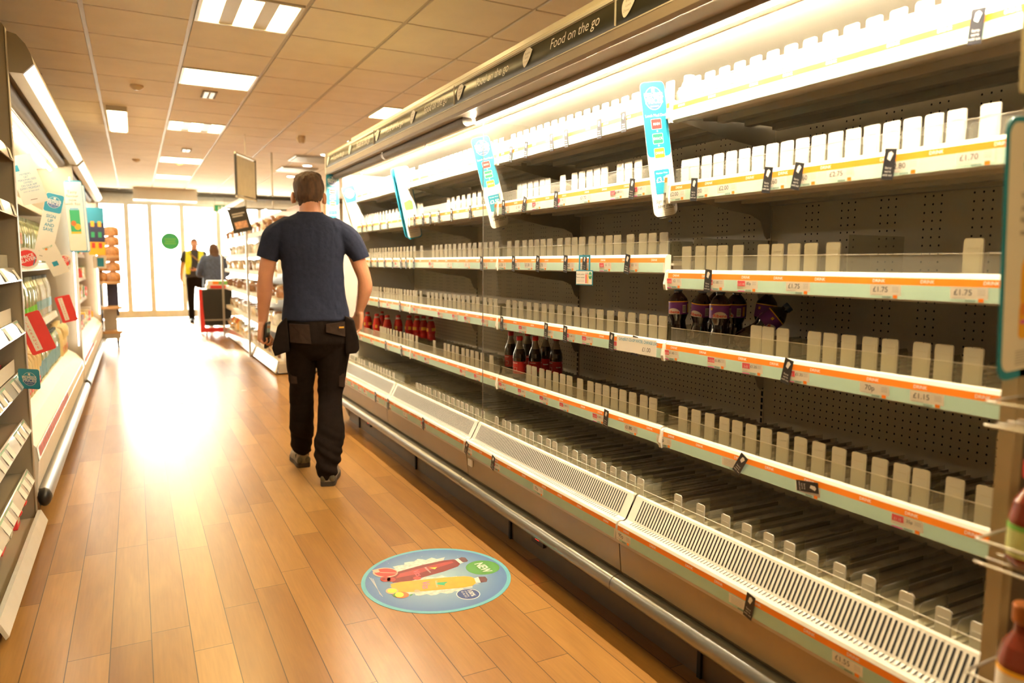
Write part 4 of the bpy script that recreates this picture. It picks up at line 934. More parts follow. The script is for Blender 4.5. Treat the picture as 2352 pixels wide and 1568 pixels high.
packs(5, -.62, 3.42, 3.90, .466+.043, [(NAVY, GOLD), (NAVY, WHITE), (BROWNP, FUCH), (FUCH, FUCH), (BROWNP, NAVY)], 'packs on the sixth shelf of the left bay', ['navy carton nearest the camera on the sixth left shelf', 'navy carton with a white panel on the sixth left shelf', 'brown carton with a pink panel on the sixth left shelf', 'all pink carton on the sixth left shelf', 'brown carton against the side panel on the sixth left shelf'], (.13, .17))
packs(4, -.60, 3.45, 3.90, .691+.043, [(BROWNP, GOLD), (REDP, BROWNP)], 'snack packs behind the teal card', ['dark snack pack on the fifth left shelf, %s from the near end' % ORD[q] for q in range(4)], (.05, .07))
packs(4, -.57, 3.42, 3.84, .06, [(REDP, CREAMP), (CREAMP, REDP), (CREAMP, GRNP)], 'cartons on the base of the left bay', ['red and cream carton on the bottom left shelf', 'cream carton with a red panel on the bottom left shelf', 'cream carton with a green panel on the bottom left shelf', 'red and cream carton at the far end of the bottom left shelf'], (.07, .09))
EGG = pm('egg_wrap', (.85, .82, .74), .3, 0, .35, 55)
for k in range(4):
    b = MB(); b.ell((0, 0, .055), (.035, .04, .056), EGG, 14, 9); b.ell((0, 0, .028), (.0353, .0403, .026), REDP, 14, 6)
    tag(b.build('chocolate_egg', loc=(-.505-.02*(k % 2), 3.60+.075*k, .155)), 'foil wrapped chocolate egg above the red carton, %s' % ('nearest', 'second', 'third', 'farthest')[k], 'egg', 'foil wrapped eggs on the bottom left shelf')
P = Vector((-.43, 3.74, .735)); b = MB().frame((0, 0, 0), (.9, -.43, 0), (0, 0, 1)); b.slab(-.05, .045, -.045, .045, .0015, TEALB, .01); badge(b, 0.0, .0, .85)
tag(b.build('price_card', loc=P, rot=(R(6), 0, R(-4))), 'teal member prices card clipped to a rail of the left bay', 'sign')

# chilled cabinets on the left
LEDV = em('upright_light', (1, .93, .84), 16); TUBEL = em('lit_tube_left', CASE, 55)
def left_cab(ya, yb, label, zsh, tubes=True):
    o = empty('chilled_cabinet', (-.46, (ya+yb)/2, 0), label, 'fridge', 'open chilled cabinets on the left')
    Tm = Matrix.Translation((.46, -(ya+yb)/2, 0)); g = lambda: MB(Tm)
    b = g(); b.prism([(-.455, .165), (-.445, .30), (-.452, .37), (-.50, .43), (-.56, .47), (-1.17, .47), (-1.17, .10), (-.50, .10), (-.46, .13)], ya, yb, WHITE); b.build('base_cabinet', o)
    b = g(); b.box(-1.15, -.53, ya, yb, 0, .10, KICK); b.build('kick_plate', o)
    b = g(); b.prism([(-.455, .163)]+[(-.440+.040*math.cos(R(a)), .121+.042*math.sin(R(a))) for a in range(90, -91, -15)]+[(-.455, .079)], ya+.02, yb-.01, CHROME, smooth=True); bu = b.build('bumper_rail', o)
    b = g(); b.ell((-.432, ya+.02, .121), (.030, .045, .045), CAPB, 14, 8); b.build('end_cap', bu)
    b = g(); b.prism([(-.446, .30), (-.442, .302), (-.449, .366), (-.454, .366)], ya, yb, TAUP2); 
    y = ya+.05
    while y < yb-.1: b.add([(-.4425, y, .312), (-.4425, y+.085, .312), (-.4478, y+.085, .356), (-.4478, y, .356)], [(0, 1, 2, 3)], pm('dusty_pink_card', (.55, .16, .18), .5) if y < ya+1.7 else WHITE); y += .095
    b.build('price_rail', o)
    b = g(); b.box(-1.19, -1.17, ya, yb, .1, 2.2, CREAM2); b.build('back_panel', o)
    pr = [(-1.19, 2.0), (-1.19, 2.272), (-.47, 2.273), (-.427, 2.262), (-.395, 2.225), (-.375, 2.18), (-.367, 2.140), (-.411, 2.094), (-.463, 2.093), (-.47, 2.13), (-.62, 2.15), (-.64, 2.06), (-1.17, 2.0)]
    b = g(); b.prism(pr, ya, yb, TAUPE); b.build('canopy', o)
    b = g(); b.prism([(-.3655, 2.1405), (-.4105, 2.0925), (-.4125, 2.0945), (-.3675, 2.1425)], ya+.012, yb, pm('silver_fascia', (.30, .27, .27), .35, .4, .04)); b.build('fascia', o, label='silver slanting fascia')
    b = g(); b.tube([(-.53, ya+.02, 2.10), (-.53, yb-.02, 2.10)], .035, BLIND, 12); b.prism([(-.575, 2.055), (-.55, 2.055), (-.55, 2.065), (-.575, 2.065)], ya, yb, CREAM2); b.build('night_blind', o, label='rolled dark night blind')
    b = g(); b.tube([(-.61, ya+.03, 2.035), (-.61, yb-.03, 2.035)], .010, TUBEL, 10); b.build('lamp_tube', o, label='lit white tube')
    b = g(); b.prism([(-.66, 2.04), (-.63, 2.05), (-.63, 2.055), (-1.16, 1.99), (-1.16, 1.98)], ya, yb, CREAM2); b.build('air_outlet', o)
    for z0 in zsh:
        b = g(); b.box(-1.16, -.64, ya+.01, yb-.01, z0+.03, z0+.045, CREAM2); s_ = b.build('shelf', o)
        b = g(); b.prism([(-.625, z0), (-.618, z0), (-.63, z0+.05), (-.645, z0+.052), (-.645, z0+.02)], ya+.01, yb-.01, CREAM2)
        y = ya+.08
        while y < yb-.12: b.add([(-.6165, y, z0+.006), (-.6165, y+.07, z0+.006), (-.6275, y+.07, z0+.044), (-.6275, y, z0+.044)], [(0, 1, 2, 3)], WHITE); y += .12
        b.build('price_rail', s_)
        b = g(); b.prism([(-.65, z0+.03), (-1.15, z0+.03), (-1.15, z0-.11), (-.9, z0-.02)], ya+.02, ya+.023, CREAM2); b.build('bracket', s_)
    for yy, nm_ in ((yb-.012, 1),): 
        b = g(); b.box(-.475, -.47, yy-.012, yy-.004, .5, 1.98, LEDV); b.build('upright_light', o)
    return o
left_cab(4.0, 7.47, 'open chilled cabinet of water and milk, left, nearest the camera', [1.60, 1.185, .77])
left_cab(7.60, 11.85, 'farther chilled cabinet on the left, full of mixed food packs', [1.60, 1.30, 1.0, .73])
b = MB(); b.box(-.4765, -.4735, 3.975, 3.982, .62, 1.99, LEDV); b.box(-.482, -.4765, 3.970, 3.987, .60, 2.0, STEEL); tag(b.build('upright_light'), 'thin bright upright light strip beside the taupe side panel', 'light')
b = MB(); b.box(-1.19, -.455, 7.505, 7.565, 0, 2.12, TAUPE); b.box(-.457, -.452, 7.50, 7.57, .05, 2.05, TAUPE); tag(b.build('divider_post', bevel=.004), 'tan upright post between the two left chilled cabinets', 'post')
b = MB(); b.box(-1.19, -.46, 11.87, 11.90, 0, 2.1, pm('end_cream', (.5, .42, .3), .4)); b.box(-.463, -.455, 11.865, 11.905, 0.05, 2.1, TAUPE); tag(b.build('end_panel'), 'side panel at the far end of the left chilled cabinets', 'panel')
b = MB(); b.box(-1.6, -.62, 7.1, 7.14, 2.29, 2.70, pm('grey_board', (.38, .35, .28), .6)); b.box(-.62, -.60, 7.09, 7.15, 2.27, CZ, STEEL)
tag(b.build('section_board'), 'pale board standing above the left cabinets up to the ceiling', 'sign')

def bottle_proto(name, prof, bm, lab, cap, labz, capz, rl, rc):
    o = bpy.data.objects.new(name, None); COL.objects.link(o)
    MB().lathe(prof, bm, 12).build('body', o); MB().lathe([(rl, labz[0]), (rl, labz[1])], lab, 12).build('label', o); MB().lathe([(rc, capz[0]), (rc, capz[1])], cap, 10).build('cap', o)
    return o
WP = [(.034, 0), (.041, .008), (.040, .06), (.037, .10), (.041, .14), (.041, .20), (.032, .25), (.018, .285), (.014, .30)]
WB = pm('water_bottle', (.42, .46, .40), .08, 0, .25, 40, coat=.6, spec=.8); WB2 = pm('water_bottle_green', (.28, .36, .22), .08, 0, .3, 40, coat=.6, spec=.8)
LGRN = pm('bright_green_label', (.16, .62, .05), .4, 0, .1, 30); LBL = pm('pale_blue_label', (.22, .45, .66), .4, 0, .1, 30); LPK = pm('pink_white_label', (.78, .52, .50), .45, 0, .3, 60); DCAP = pm('slate_cap', (.10, .14, .18), .4); GCAP = pm('grey_green_cap', (.25, .3, .22), .4)
def row(proto, n, x, ya, yb, z, label, group, cat='bottle'):
    for k in range(n):
        y = ya+(yb-ya)*(k+.5)/n; o = proto if k == 0 else copy_tree(proto)
        o.location = (x+random.uniform(-.004, .004), y, z); o.rotation_euler = (0, 0, random.random()*6); tag(o, label+', '+ORD[k]+' from the near end', cat, group)
row(bottle_proto('water_bottle', WP, WB, LPK, DCAP, (.13, .20), (.295, .325), .0415, .0165), 19, -.69, 4.08, 5.75, 1.232, 'dark capped bottle with pink label on second left shelf', 'pink labelled bottles in the left cabinet')
row(bottle_proto('water_bottle', WP, WB2, LPK, GCAP, (.05, .09), (.295, .32), .0415, .0165), 17, -.69, 5.85, 7.40, 1.232, 'greenish clear bottle beyond the pink labelled ones', 'greenish bottles in the left cabinet')
row(bottle_proto('water_bottle', WP, WB2, LGRN, GCAP, (.05, .115), (.295, .32), .0415, .0165), 25, -.69, 4.08, 6.35, .817, 'bottle with bright green label on third left shelf', 'green labelled bottles in the left cabinet')
row(bottle_proto('water_bottle', WP, WB, LBL, DCAP, (.06, .13), (.295, .32), .0415, .0165), 11, -.69, 6.40, 7.40, .817, 'bottle with blue label on third left shelf', 'blue labelled bottles on the third left shelf')
WP2 = [(r_*.85, z*.78) for r_, z in WP]
row(bottle_proto('water_bottle', WP2, WB2, LBL, DCAP, (.02, .12), (.232, .25), .036, .0145), 17, -.60, 5.45, 6.85, .472, 'squat pale blue labelled bottle, bottom of left cabinet', 'blue labelled bottles at the bottom left')
JUG = pm('milk_jug_plastic', (.80, .68, .38), .35, 0, .05, 8)
def jug():
    o = bpy.data.objects.new('milk_jug', None); COL.objects.link(o)
    b = MB(); P = lambda w_, d_, z: [(d_*math.copysign(abs(math.cos(t))**.5, math.cos(t)), w_*math.copysign(abs(math.sin(t))**.5, math.sin(t)), z) for t in [2*pi*k/20 for k in range(20)]]
    b.rings([P(.040, .062, 0), P(.044, .066, .008), P(.044, .066, .15), P(.040, .060, .185), P(.028, .040, .215), P(.018, .020, .232), P(.017, .018, .25)], JUG); b.build('body', o)
    b = MB(); b.tube([(.030, 0, .238), (.055, 0, .232), (.068, 0, .205), (.069, 0, .16), (.064, 0, .135)], [.011, .012, .012, .012, .012], JUG, 8); b.build('handle', o)
    b = MB(); b.box(.0665, .0675, -.028, .028, .03, .075, REDP); b.box(.0674, .068, -.010, .010, .045, .06, WHITE2); b.build('label', o)
    MB().lathe([(.0195, .25), (.0195, .268)], JUG, 12).build('cap', o); return o
j0 = jug()
for k, y in enumerate([4.30+.118*q for q in range(9)]+[6.95, 7.07, 7.19, 7.31]):
    o = j0 if k == 0 else copy_tree(j0); o.location = (-.615, y, .472); o.rotation_euler = (0, 0, random.uniform(-.1, .1))
    tag(o, 'cream milk jug with red label, %s from the near end of the %s group' % (ORD[k if k < 9 else k-9], 'near' if k < 9 else 'far'), 'jug', 'milk jugs at the bottom of the left cabinet')
MB5 = bottle_proto('milk_bottle', [(.034, 0), (.04, .01), (.04, .14), (.028, .19), (.017, .215), (.017, .225)], pm('pale_milk', (.85, .80, .66), .35), WHITE, BLUE, (.05, .12), (.225, .245), .0405, .019)
for k, (y, t_) in enumerate(((4.35, 'blue capped milk bottle on the top left shelf, nearest the camera'), (4.50, 'blue capped milk bottle second on the top left shelf'), (5.15, 'pale milk bottle on the top left shelf, halfway'), (5.28, 'pale milk bottle farther on the top left shelf'), (5.75, 'yellowish bottle above the sign up blade on the top left shelf'), (5.9, 'milk bottle beyond the yellowish one on the top left shelf'))):
    o = MB5 if k == 0 else copy_tree(MB5); o.location = (-.72, y, 1.647); tag(o, t_, 'bottle', 'bottles on the top left shelf')
# food packs of the farther cabinet
PK = [(REDP, WHITE), (CREAMP, BROWNP), (WHITE, REDP), (GRNP, CREAMP), (ORG, WHITE), (PINK, WHITE), (BROWNP, CREAMP), (CREAMP, PINK), (WHITE, GRNP)]
for z0, nm_ in ((1.645, 'top'), (1.345, 'second'), (1.045, 'third'), (.775, 'fourth'), (.472, 'bottom')):
    random.shuffle(PK)
    packs(24, -.68 if nm_ != 'bottom' else -.62, 7.72, 11.8, z0, PK, 'food packs on the %s shelf of the far left cabinet' % nm_, ['food pack %s from the near end, %s shelf, far left cabinet' % (ORD[q], nm_) for q in range(24)], (.08, .17), .12, 'food_pack', 'pack')

# cards and blades on the left
def lblade(Y, u, v, w_, h, lean, fn, label, name='hanging_sign', cat='sign', yaw=0):
    P = oY(u, v, Y); b = MB().frame((0, 0, 0), (1, 0, 0), (0, 0, 1)); fn(b, w_, h); return tag(b.build(name, loc=P, rot=(0, R(lean), R(yaw))), label, cat)
def appcard(b, w_, h):
    b.slab(-w_/2, w_/2, -h/2, h/2, .002, WHITE, .004); b.rect(-w_/2+.012, -w_/2+.045, h/2-.085, h/2-.05, TEALB)
    for k, t_ in enumerate(('MEMBERS', 'GET', 'PERSONALISED', 'OFFERS', 'ON OUR APP', 'EVERY MONDAY')): b.text(t_, .0, h/2-.105-.0155*k, .0155, TEALB, .0009, sx=.85)
    b.text('SIGN UP AND SAVE', 0, h/2-.20, .009, TEALB, .0009); b.rect(-.02, .014, -h/2+.022, -h/2+.025, BROWNP)
lblade(4.9, 62, 412, .125, .27, -16, appcard, 'cream card about app offers hanging from the top left shelf')
lblade(5.8, 112, 522, .105, .46, 13, signup_blade, 'sign up and save blade leaning in the left cabinet')
def clr(b, w_, h):
    b.slab(-w_/2, w_/2, -h/2, h/2, .0015, REDP, .012); b.rect(-w_*.30, -w_*.02, -h/2+.018, h/2-.014, WHITE)
    for k, ch in enumerate('CLEARANCE'): b.text(ch, -w_*.16, h/2-.030-k*(h-.055)/8.5, .0185, REDP, .0012, rot=-.0)
lblade(4.85, 82, 764, .125, .235, -19, clr, 'red clearance card, the nearer and larger of the two')
lblade(6.8, 152, 709, .11, .215, -14, clr, 'red clearance card farther along the left cabinet')
def rnd(b, w_, h):
    b.slab(-w_/2, w_/2, -h/2, h/2, .0015, WHITE, w_*.42); b.oval(0, 0, w_*.40, w_*.40, REDP); b.text('PRICE', 0, .012, .024, WHITE2, rot=.6, bold=.02); b.text('SLAYER', .008, -.008, .024, WHITE2, rot=.6, bold=.02); b.rect(w_*.30, w_*.34, -.03, .02, TEALB, .001)
lblade(4.95, 62, 593, .118, .118, 14, rnd, 'round red and cream shelf disc beside the side panel')
lblade(6.4, 147, 600, .10, .10, -10, rnd, 'faded round red disc farther along the left cabinet')
def plaincard(b, w_, h):
    b.slab(-w_/2, w_/2, -h/2, h/2, .0015, WHITE, .006); b.text('SIGN UP', 0, h*.28, .016, GREEN); b.oval(-.012, .06, .008, .008, ORANGE); b.rect(-.02, .012, -.06, -.03, TEALB, .001)
lblade(5.6, 121, 590, .10, .24, -22, plaincard, 'cream card tilted below the sign up blade on the left')
def fizz(b, w_, h):
    b.slab(-w_/2, w_/2, -h/2, h/2, .003, TEALB, .02); b.rect(-w_/2+.001, w_/2-.005, -h/2+.012, h/2-.012, WHITE, .0005, .012)
    for k, t_ in enumerate(('Tasty', 'flavour', 'now', 'with fizz')): b.text(t_, -.012, h/2-.10-.034*k, .034, INK, .001)
    b.rect(-.045, .032, -.15, .06, GREEN, .001); b.oval(-.02, -.06, .02, .024, PCH, .0014); b.oval(.008, -.09, .024, .026, AMBER, .0014); b.rect(-.045, .032, -.15, -.133, AMBER, .0014); b.rect(-.04, .028, .055, .075, LBL, .0014)
lblade(7.44, 174, 497, .135, .62, -2, fizz, 'tall blade about tasty flavour with fizz on the tan post')
lblade(7.60, 184, 502, .115, .60, -2, lambda b, w_, h: (b.slab(-w_/2, w_/2, -h/2, h/2, .003, TEALB, .02), b.rect(-w_/2+.004, w_/2-.004, -h/2+.01, h/2-.004, WHITE, .0005, .015)), 'second teal edged blade just behind the fizz blade')
def navy(b, w_, h):
    b.slab(-w_/2, w_/2, -h/2, h/2, .003, NAVY, .01); b.rect(-w_/2, w_/2, h/2-.2, h/2, TEALB, .0006); b.rect(-w_/2, w_/2, -h/2, -h/2+.17, AMBER, .0006)
    for k, m in enumerate((AMBER, GREEN, REDP)):
        for q in (-.04, .04): b.rect(q-.02, q+.02, .06-.14*k, .13-.14*k, m, .0009)
lblade(11.0, 221, 531, .19, .62, 0, navy, 'teal, navy and yellow blade sign far along the left cabinets')
lblade(11.3, 229, 602, .16, .17, 0, lambda b, w_, h: (b.slab(-w_/2, w_/2, -h/2, h/2, .003, WHITE, .0), b.rect(-.03, .05, -.06, .06, TEALB, .0006)), 'small white card with a blue letter under the navy blade')

# bread trolley beyond the left cabinets
p0 = oZ(262, 795, 0); yb = 12.15
xr_ = oY(275, 700, yb).x; xl_ = oY(244, 700, yb).x-.25
o = empty('bread_trolley', ((xl_+xr_)/2, yb, 0), 'narrow bread stand on wheels at the far end of the left cabinets', 'stand')
xm = (xl_+xr_)/2; hw = (xr_-xl_)/2; zz = [oY(262, v, yb).z for v in (590, 648, 705, 760)]
b = MB(); b.box(-hw, -hw+.2, .10, .13, .2, zz[0]+.55, NAVY); b.build('back_board', o)
for k, z0 in enumerate(zz):
    b = MB(); b.box(-hw, hw+.03, -.23, .13, z0-.02, z0+.02, WOODP); b.build('shelf', o)
b = MB(); b.box(-hw, hw, -.22, .13, .13, .23, STEEL); b.build('base', o)
b = MB(); b.box(.05, .2, .05, .08, zz[1]-.5, zz[1]-.02, NAVY); b.box(.0, .17, .0, .04, .23, zz[2], STEEL); b.build('hanging_panel', o)
for x_ in (-hw+.04, hw-.04):
    for y_ in (-.2, .08): 
        b = MB(); b.tube([(x_-.014, y_, .05), (x_+.014, y_, .05)], .05, CAPB, 14); b.box(x_-.02, x_+.02, y_-.012, y_+.012, .06, .13, STEEL); b.build('wheel', o)
BREAD = pm('bread_crust', (.50, .24, .08), .5, 0, .35, 30, coat=.2); BAG = pm('bread_bag_print', (.80, .62, .42), .25, 0, .35, 18, coat=.5); BAG2 = pm('white_bag_print', (.82, .80, .76), .25, 0, .3, 22, coat=.5); BAG3 = pm('brown_bag_print', (.30, .15, .08), .25, 0, .5, 22, coat=.5)
def loaf(mat, s=1.0, dark=None):
    o = bpy.data.objects.new('bread_bag', None); COL.objects.link(o)
    b = MB(); P = lambda f_, z: [(.055*s*f_*math.copysign(abs(math.cos(t))**.6, math.cos(t)), .085*s*f_*math.copysign(abs(math.sin(t))**.6, math.sin(t)), z*s) for t in [2*pi*k/18 for k in range(18)]]
    b.rings([P(.86, 0), P(1, .012), P(1.03, .05), P(1.0, .085), P(.8, .11), P(.3, .122)], mat); b.build('bag', o)
    b = MB(); b.rings([[(p[0]*.25+.0, p[1]*.25+.085*s, p[2]*.25+.06*s) for p in P(1, 0)], [(p[0]*.5, p[1]*.1+.12*s, p[2]*.25+.09*s) for p in P(1, .1)]], mat); b.build('twist', o)
    return o
def loaves(proto, spots, label, group):
    for k, (x, y, z, r_) in enumerate(spots):
        o = proto if k == 0 else copy_tree(proto); o.location = (x, y, z); o.rotation_euler = (0, 0, r_); tag(o, label+', '+ORD[k]+(' from the bottom' if 'stand' in label else ' from the near end'), 'bread', group)
loaves(loaf(BREAD, 1.15), [(xm+dx, yb-.12, z0+.021+dz, 1.3) for z0 in zz[:2] for dz in (0, .14, .28) for dx in (-.02, .15)], 'stacked golden loaf on the bread stand far left', 'loaves on the far bread stand')

# ================================================================== BREAD SHELVES ON THE RIGHT, FAR END
XG = 1.36; ya, ybb = 8.25, 13.25
o = empty('bread_shelving', (XG, (ya+ybb)/2, 0), 'white open shelving of wrapped bread beyond the man', 'shelves')
Tm = Matrix.Translation((-XG, -(ya+ybb)/2, 0))
zsg = [oX(607, v, XG).z for v in (534, 586, 630, 686, 748)]
b = MB(Tm); b.box(XG+.02, 1.95, ya, ybb, .02, .12, STEEL); b.prism([(XG-.02, .03), (XG-.01, .02), (XG+.03, .15), (XG+.01, .16)], ya, ybb, TAUP2); b.box(XG+.01, 1.95, ya, ybb, .12, .15, CREAM2); b.build('base', o)
b = MB(Tm); b.box(1.93, 1.96, ya, ybb, .1, 2.0, CREAM2); b.box(1.92, 1.93, ya, ybb, 1.55, 2.0, WOODP); b.build('back_panel', o)
for k, z0 in enumerate(zsg):
    b = MB(Tm); b.box(XG+.03, 1.93, ya+.01, ybb, z0+.02, z0+.035, CREAM2); s_ = b.build('shelf', o)
    b = MB(Tm); b.box(XG+.01, XG+.03, ya+.01, ybb, z0-.02, z0+.035, WHITE); b.build('price_rail', s_)
for y_, t_ in ((10.1, ''), (13.2, '')):
    b = MB(Tm); b.box(XG-.05, XG-.02, y_-.02, y_+.02, 0, 2.12 if y_ < 11 else 1.4, STEEL); b.build('post', o)
b = MB(Tm); b.box(XG-.05, 1.9, 10.08, 10.12, 2.08, 2.12, BLACKM); b.box(XG-.06, XG-.02, 10.1, ybb, 2.08, 2.12, CREAM2); b.build('top_frame', o)
gy = (ybb-ya)
for si, (z0, mt, dk, nm_) in enumerate(((zsg[4]+.036, BAG, 0, 'lowest'), (zsg[3]+.036, BAG3, 0, 'second lowest'), (zsg[2]+.036, BAG, 0, 'middle'), (zsg[1]+.036, BAG2, 0, 'second highest'), (zsg[0]+.036, BAG2, 0, 'highest'), (.151, BAG, 0, 'bottom'))):
    protos = [BAG, BAG2, BAG3]; n = 22
    for q in range(3 if si else 3):
        sp_ = [(XG+.13+random.uniform(-.02, .03), ya+.12+(k+random.uniform(-.2, .2))*gy/n, z0, random.uniform(-.5, .5)+(1.57 if q == 1 else 0)) for k in range(n) if (k+si) % 3 == q]
        loaves(loaf((BAG, BAG2, BAG3)[(q+si) % 3], 1.0+.12*q), sp_, '%s wrapped loaf on the %s bread shelf' % (('light orange', 'white', 'dark brown')[(q+si) % 3], nm_), 'wrapped bread on the %s shelf' % nm_)
for k, (u, v, m, lab) in enumerate(((622, 512, (REDP, BROWNP), 'dark red box on the highest bread shelf'), (637, 508, (PINK, FUCH), 'pink box next to the head-high shelf edge'), (600, 522, (WHITE, WHITE), 'white box on the highest bread shelf'))):
    P = oX(u, v, XG+.3); b = MB(); b.box(-.1, .1, -.16, .16, 0, .2, m[0]); b.box(-.101, -.09, -.1, .1, .05, .12, m[1]); tag(b.build('carton', loc=(P.x, P.y, zsg[0]+.036)), lab, 'box')
P = oX(544, 512, XG-.055); b = MB().frame((0, 0, 0), (1, 0, 0), (0, 0, 1)); b.slab(-.12, .12, -.16, .16, .004, BLACKM); b.rect(-.08, .08, -.11, -.02, pm('bread_print', (.5, .28, .18), .5, 0, .4, 30)); b.rect(-.08, .08, .075, .09, GREYINK, .001); b.rect(-.08, .05, .045, .06, GREYINK, .001)
tag(b.build('price_board', loc=(P.x-.06, 10.05, P.z), rot=(0, R(-14), 0)), 'small black board with a bread picture on the shelving post', 'sign')
# crisps bags at the end of the base
CR_ = [REDP, ORG, CREAMP, ORG]
for k in range(7):
    b = MB(); m = CR_[k % 4]; b.rings([[(.012*math.cos(t), .06*math.sin(t), z) for t in [2*pi*q/12 for q in range(12)]] if z in (0, .2) else [(.045*math.cos(t), .075*math.sin(t), z) for t in [2*pi*q/12 for q in range(12)]] for z in (0, .04, .15, .2)], m)
    tag(b.build('snack_bag', loc=(XG+.10, 12.95-.16*k, .151)), '%s snack bag on the bread shelving base, %s from the door end' % ('red' if k % 4 == 0 else 'orange' if k % 2 else 'cream', ORD[k]), 'bag', 'snack bags at the foot of the bread shelving')
# counter on castors with a red side
Yt = 13.6; xt0, xt1 = oY(459, 700, Yt).x, oY(531, 700, Yt).x
o = empty('counter', ((xt0+xt1)/2, Yt, 0), 'black fronted counter with a red side and boxes on top', 'counter'); hw = (xt1-xt0)/2
b = MB(); b.prism([(-hw+.06, .16), (hw-.04, .16), (hw, .72), (hw, .79), (-hw+.02, .79), (-hw+.03, .5)], -.25, .25, BLACKM); b.build('body', o, bevel=.015)
b = MB(); b.prism([(-hw-.02, .05), (-hw+.06, .05), (-hw+.03, .45), (-hw+.02, .80), (-hw-.03, .80)], -.28, .28, REDP); b.build('side', o, label='red side panel')
b = MB(); b.box(-hw, hw-.1, -.27, -.25, .05, .13, REDP); b.box(-hw, hw, -.27, -.255, .25, .27, STEEL); b.build('base_bar', o)
for x_ in (-hw+.08, hw-.08): MB().tube([(x_-.012, -.2, .04), (x_+.012, -.2, .04)], .04, CAPB, 12).build('wheel', o)
Pb = oY(505, 655, Yt); b = MB(); b.box(-.22, .22, -.15, .15, 0, .07, WHITE); b.box(-.16, .22, -.152, -.149, .005, .06, REDP); tag(b.build('snack_box', loc=((xt0+xt1)/2+.07, Yt, .792)), 'lower red and white box on the counter', 'box')
b = MB(); b.box(-.2, .2, -.14, .14, 0, .07, WHITE); b.box(-.12, .2, -.142, -.139, .005, .062, LEAFG); b.box(-.12, -.02, -.1425, -.1395, .005, .062, ORANGE); tag(b.build('snack_box', loc=((xt0+xt1)/2+.07, Yt, .8625)), 'upper green and orange box on the counter', 'box')
P = oZ(372, 909, 0)
for k, (u, v) in enumerate(((372, 909), (415, 926), (560, 897))):
    P = oZ(u, v, 0); b = MB(); b.add([(-.03, -.01, .001), (.02, -.02, .004), (.03, .015, .001), (-.01, .02, .003)], [(0, 1, 2, 3)], WHITE if k else KICK); tag(b.build('paper_scrap', loc=(P.x, P.y, 0.001)), 'tiny scrap of litter on the floor, %s' % ('dark one', 'pale one in the middle of the glare', 'pale one near the bread shelves')[k], 'litter')
for k, (u, v) in enumerate(((452, 738),)):
    b = MB(); b.box(-.9, .5, -.4, .4, 0, .012, pm('entrance_mat', (.12, .10, .08), .9)); P = oZ(470, 736, 0); tag(b.build('door_mat', loc=(P.x+.3, 17.1, 0)), 'dark mat in front of the sliding doors', 'mat')

# ================================================================== PEOPLE
def cat(pts, n=6):                                     # smooth a list of (x,y,z,r,...) with Catmull-Rom
    out = []
    for i in range(len(pts)-1):
        p0, p1, p2, p3 = pts[max(i-1, 0)], pts[i], pts[i+1], pts[min(i+2, len(pts)-1)]
        for k in range(n):
            t = k/n; out.append(tuple(.5*((2*b_)+(-a_+c_)*t+(2*a_-5*b_+4*c_-d_)*t*t+(-a_+3*b_-3*c_+d_)*t**3) for a_, b_, c_, d_ in zip(p0, p1, p2, p3)))
    out.append(tuple(pts[-1])); return out
def limb(b, pts, mat, n=6, seg=16):
    q = cat(pts, n); b.tube([p[:3] for p in q], [p[3] for p in q], mat, seg)
    b.ell(pts[0][:3], (pts[0][3],)*3, mat, seg, 8); b.ell(pts[-1][:3], (pts[-1][3],)*3, mat, seg, 8)
def stack(b, rings, mat, n=5, seg=28, e=.85):          # horizontal rings (z, cx, cy, rx, ry)
    q = cat(rings, n)
    b.rings([[(cx+rx*math.copysign(abs(math.cos(t))**e, math.cos(t)), cy_+ry*math.copysign(abs(math.sin(t))**e, math.sin(t)), z) for t in [2*pi*k/seg for k in range(seg)]] for z, cx, cy_, rx, ry in q], mat)
def fuse(b, name, parent, vox, mat, smooth=2, wr=None, label=None):
    me = b.mesh('tmp'); o = bpy.data.objects.new('tmp', me); COL.objects.link(o)
    m = o.modifiers.new('r', 'REMESH'); m.mode = 'VOXEL'; m.voxel_size = vox; m.use_smooth_shade = True
    if smooth: k = o.modifiers.new('s', 'SMOOTH'); k.iterations = smooth; k.factor = .6
    dg = bpy.context.evaluated_depsgraph_get(); out = bpy.data.meshes.new_from_object(o.evaluated_get(dg))
    bpy.data.objects.remove(o)
    if wr:
        out.update(); ns = [v.normal.copy() for v in out.vertices]
        for v, n_ in zip(out.vertices, ns): v.co += n_*wr(v.co)
    out.materials.clear(); out.materials.append(mat)
    out.polygons.foreach_set('material_index', [0]*len(out.polygons)); out.polygons.foreach_set('use_smooth', [True]*len(out.polygons)); out.name = name
    ob = bpy.data.objects.new(name, out); COL.objects.link(ob); ob.parent = parent
    if label: ob['label'] = label
    return ob
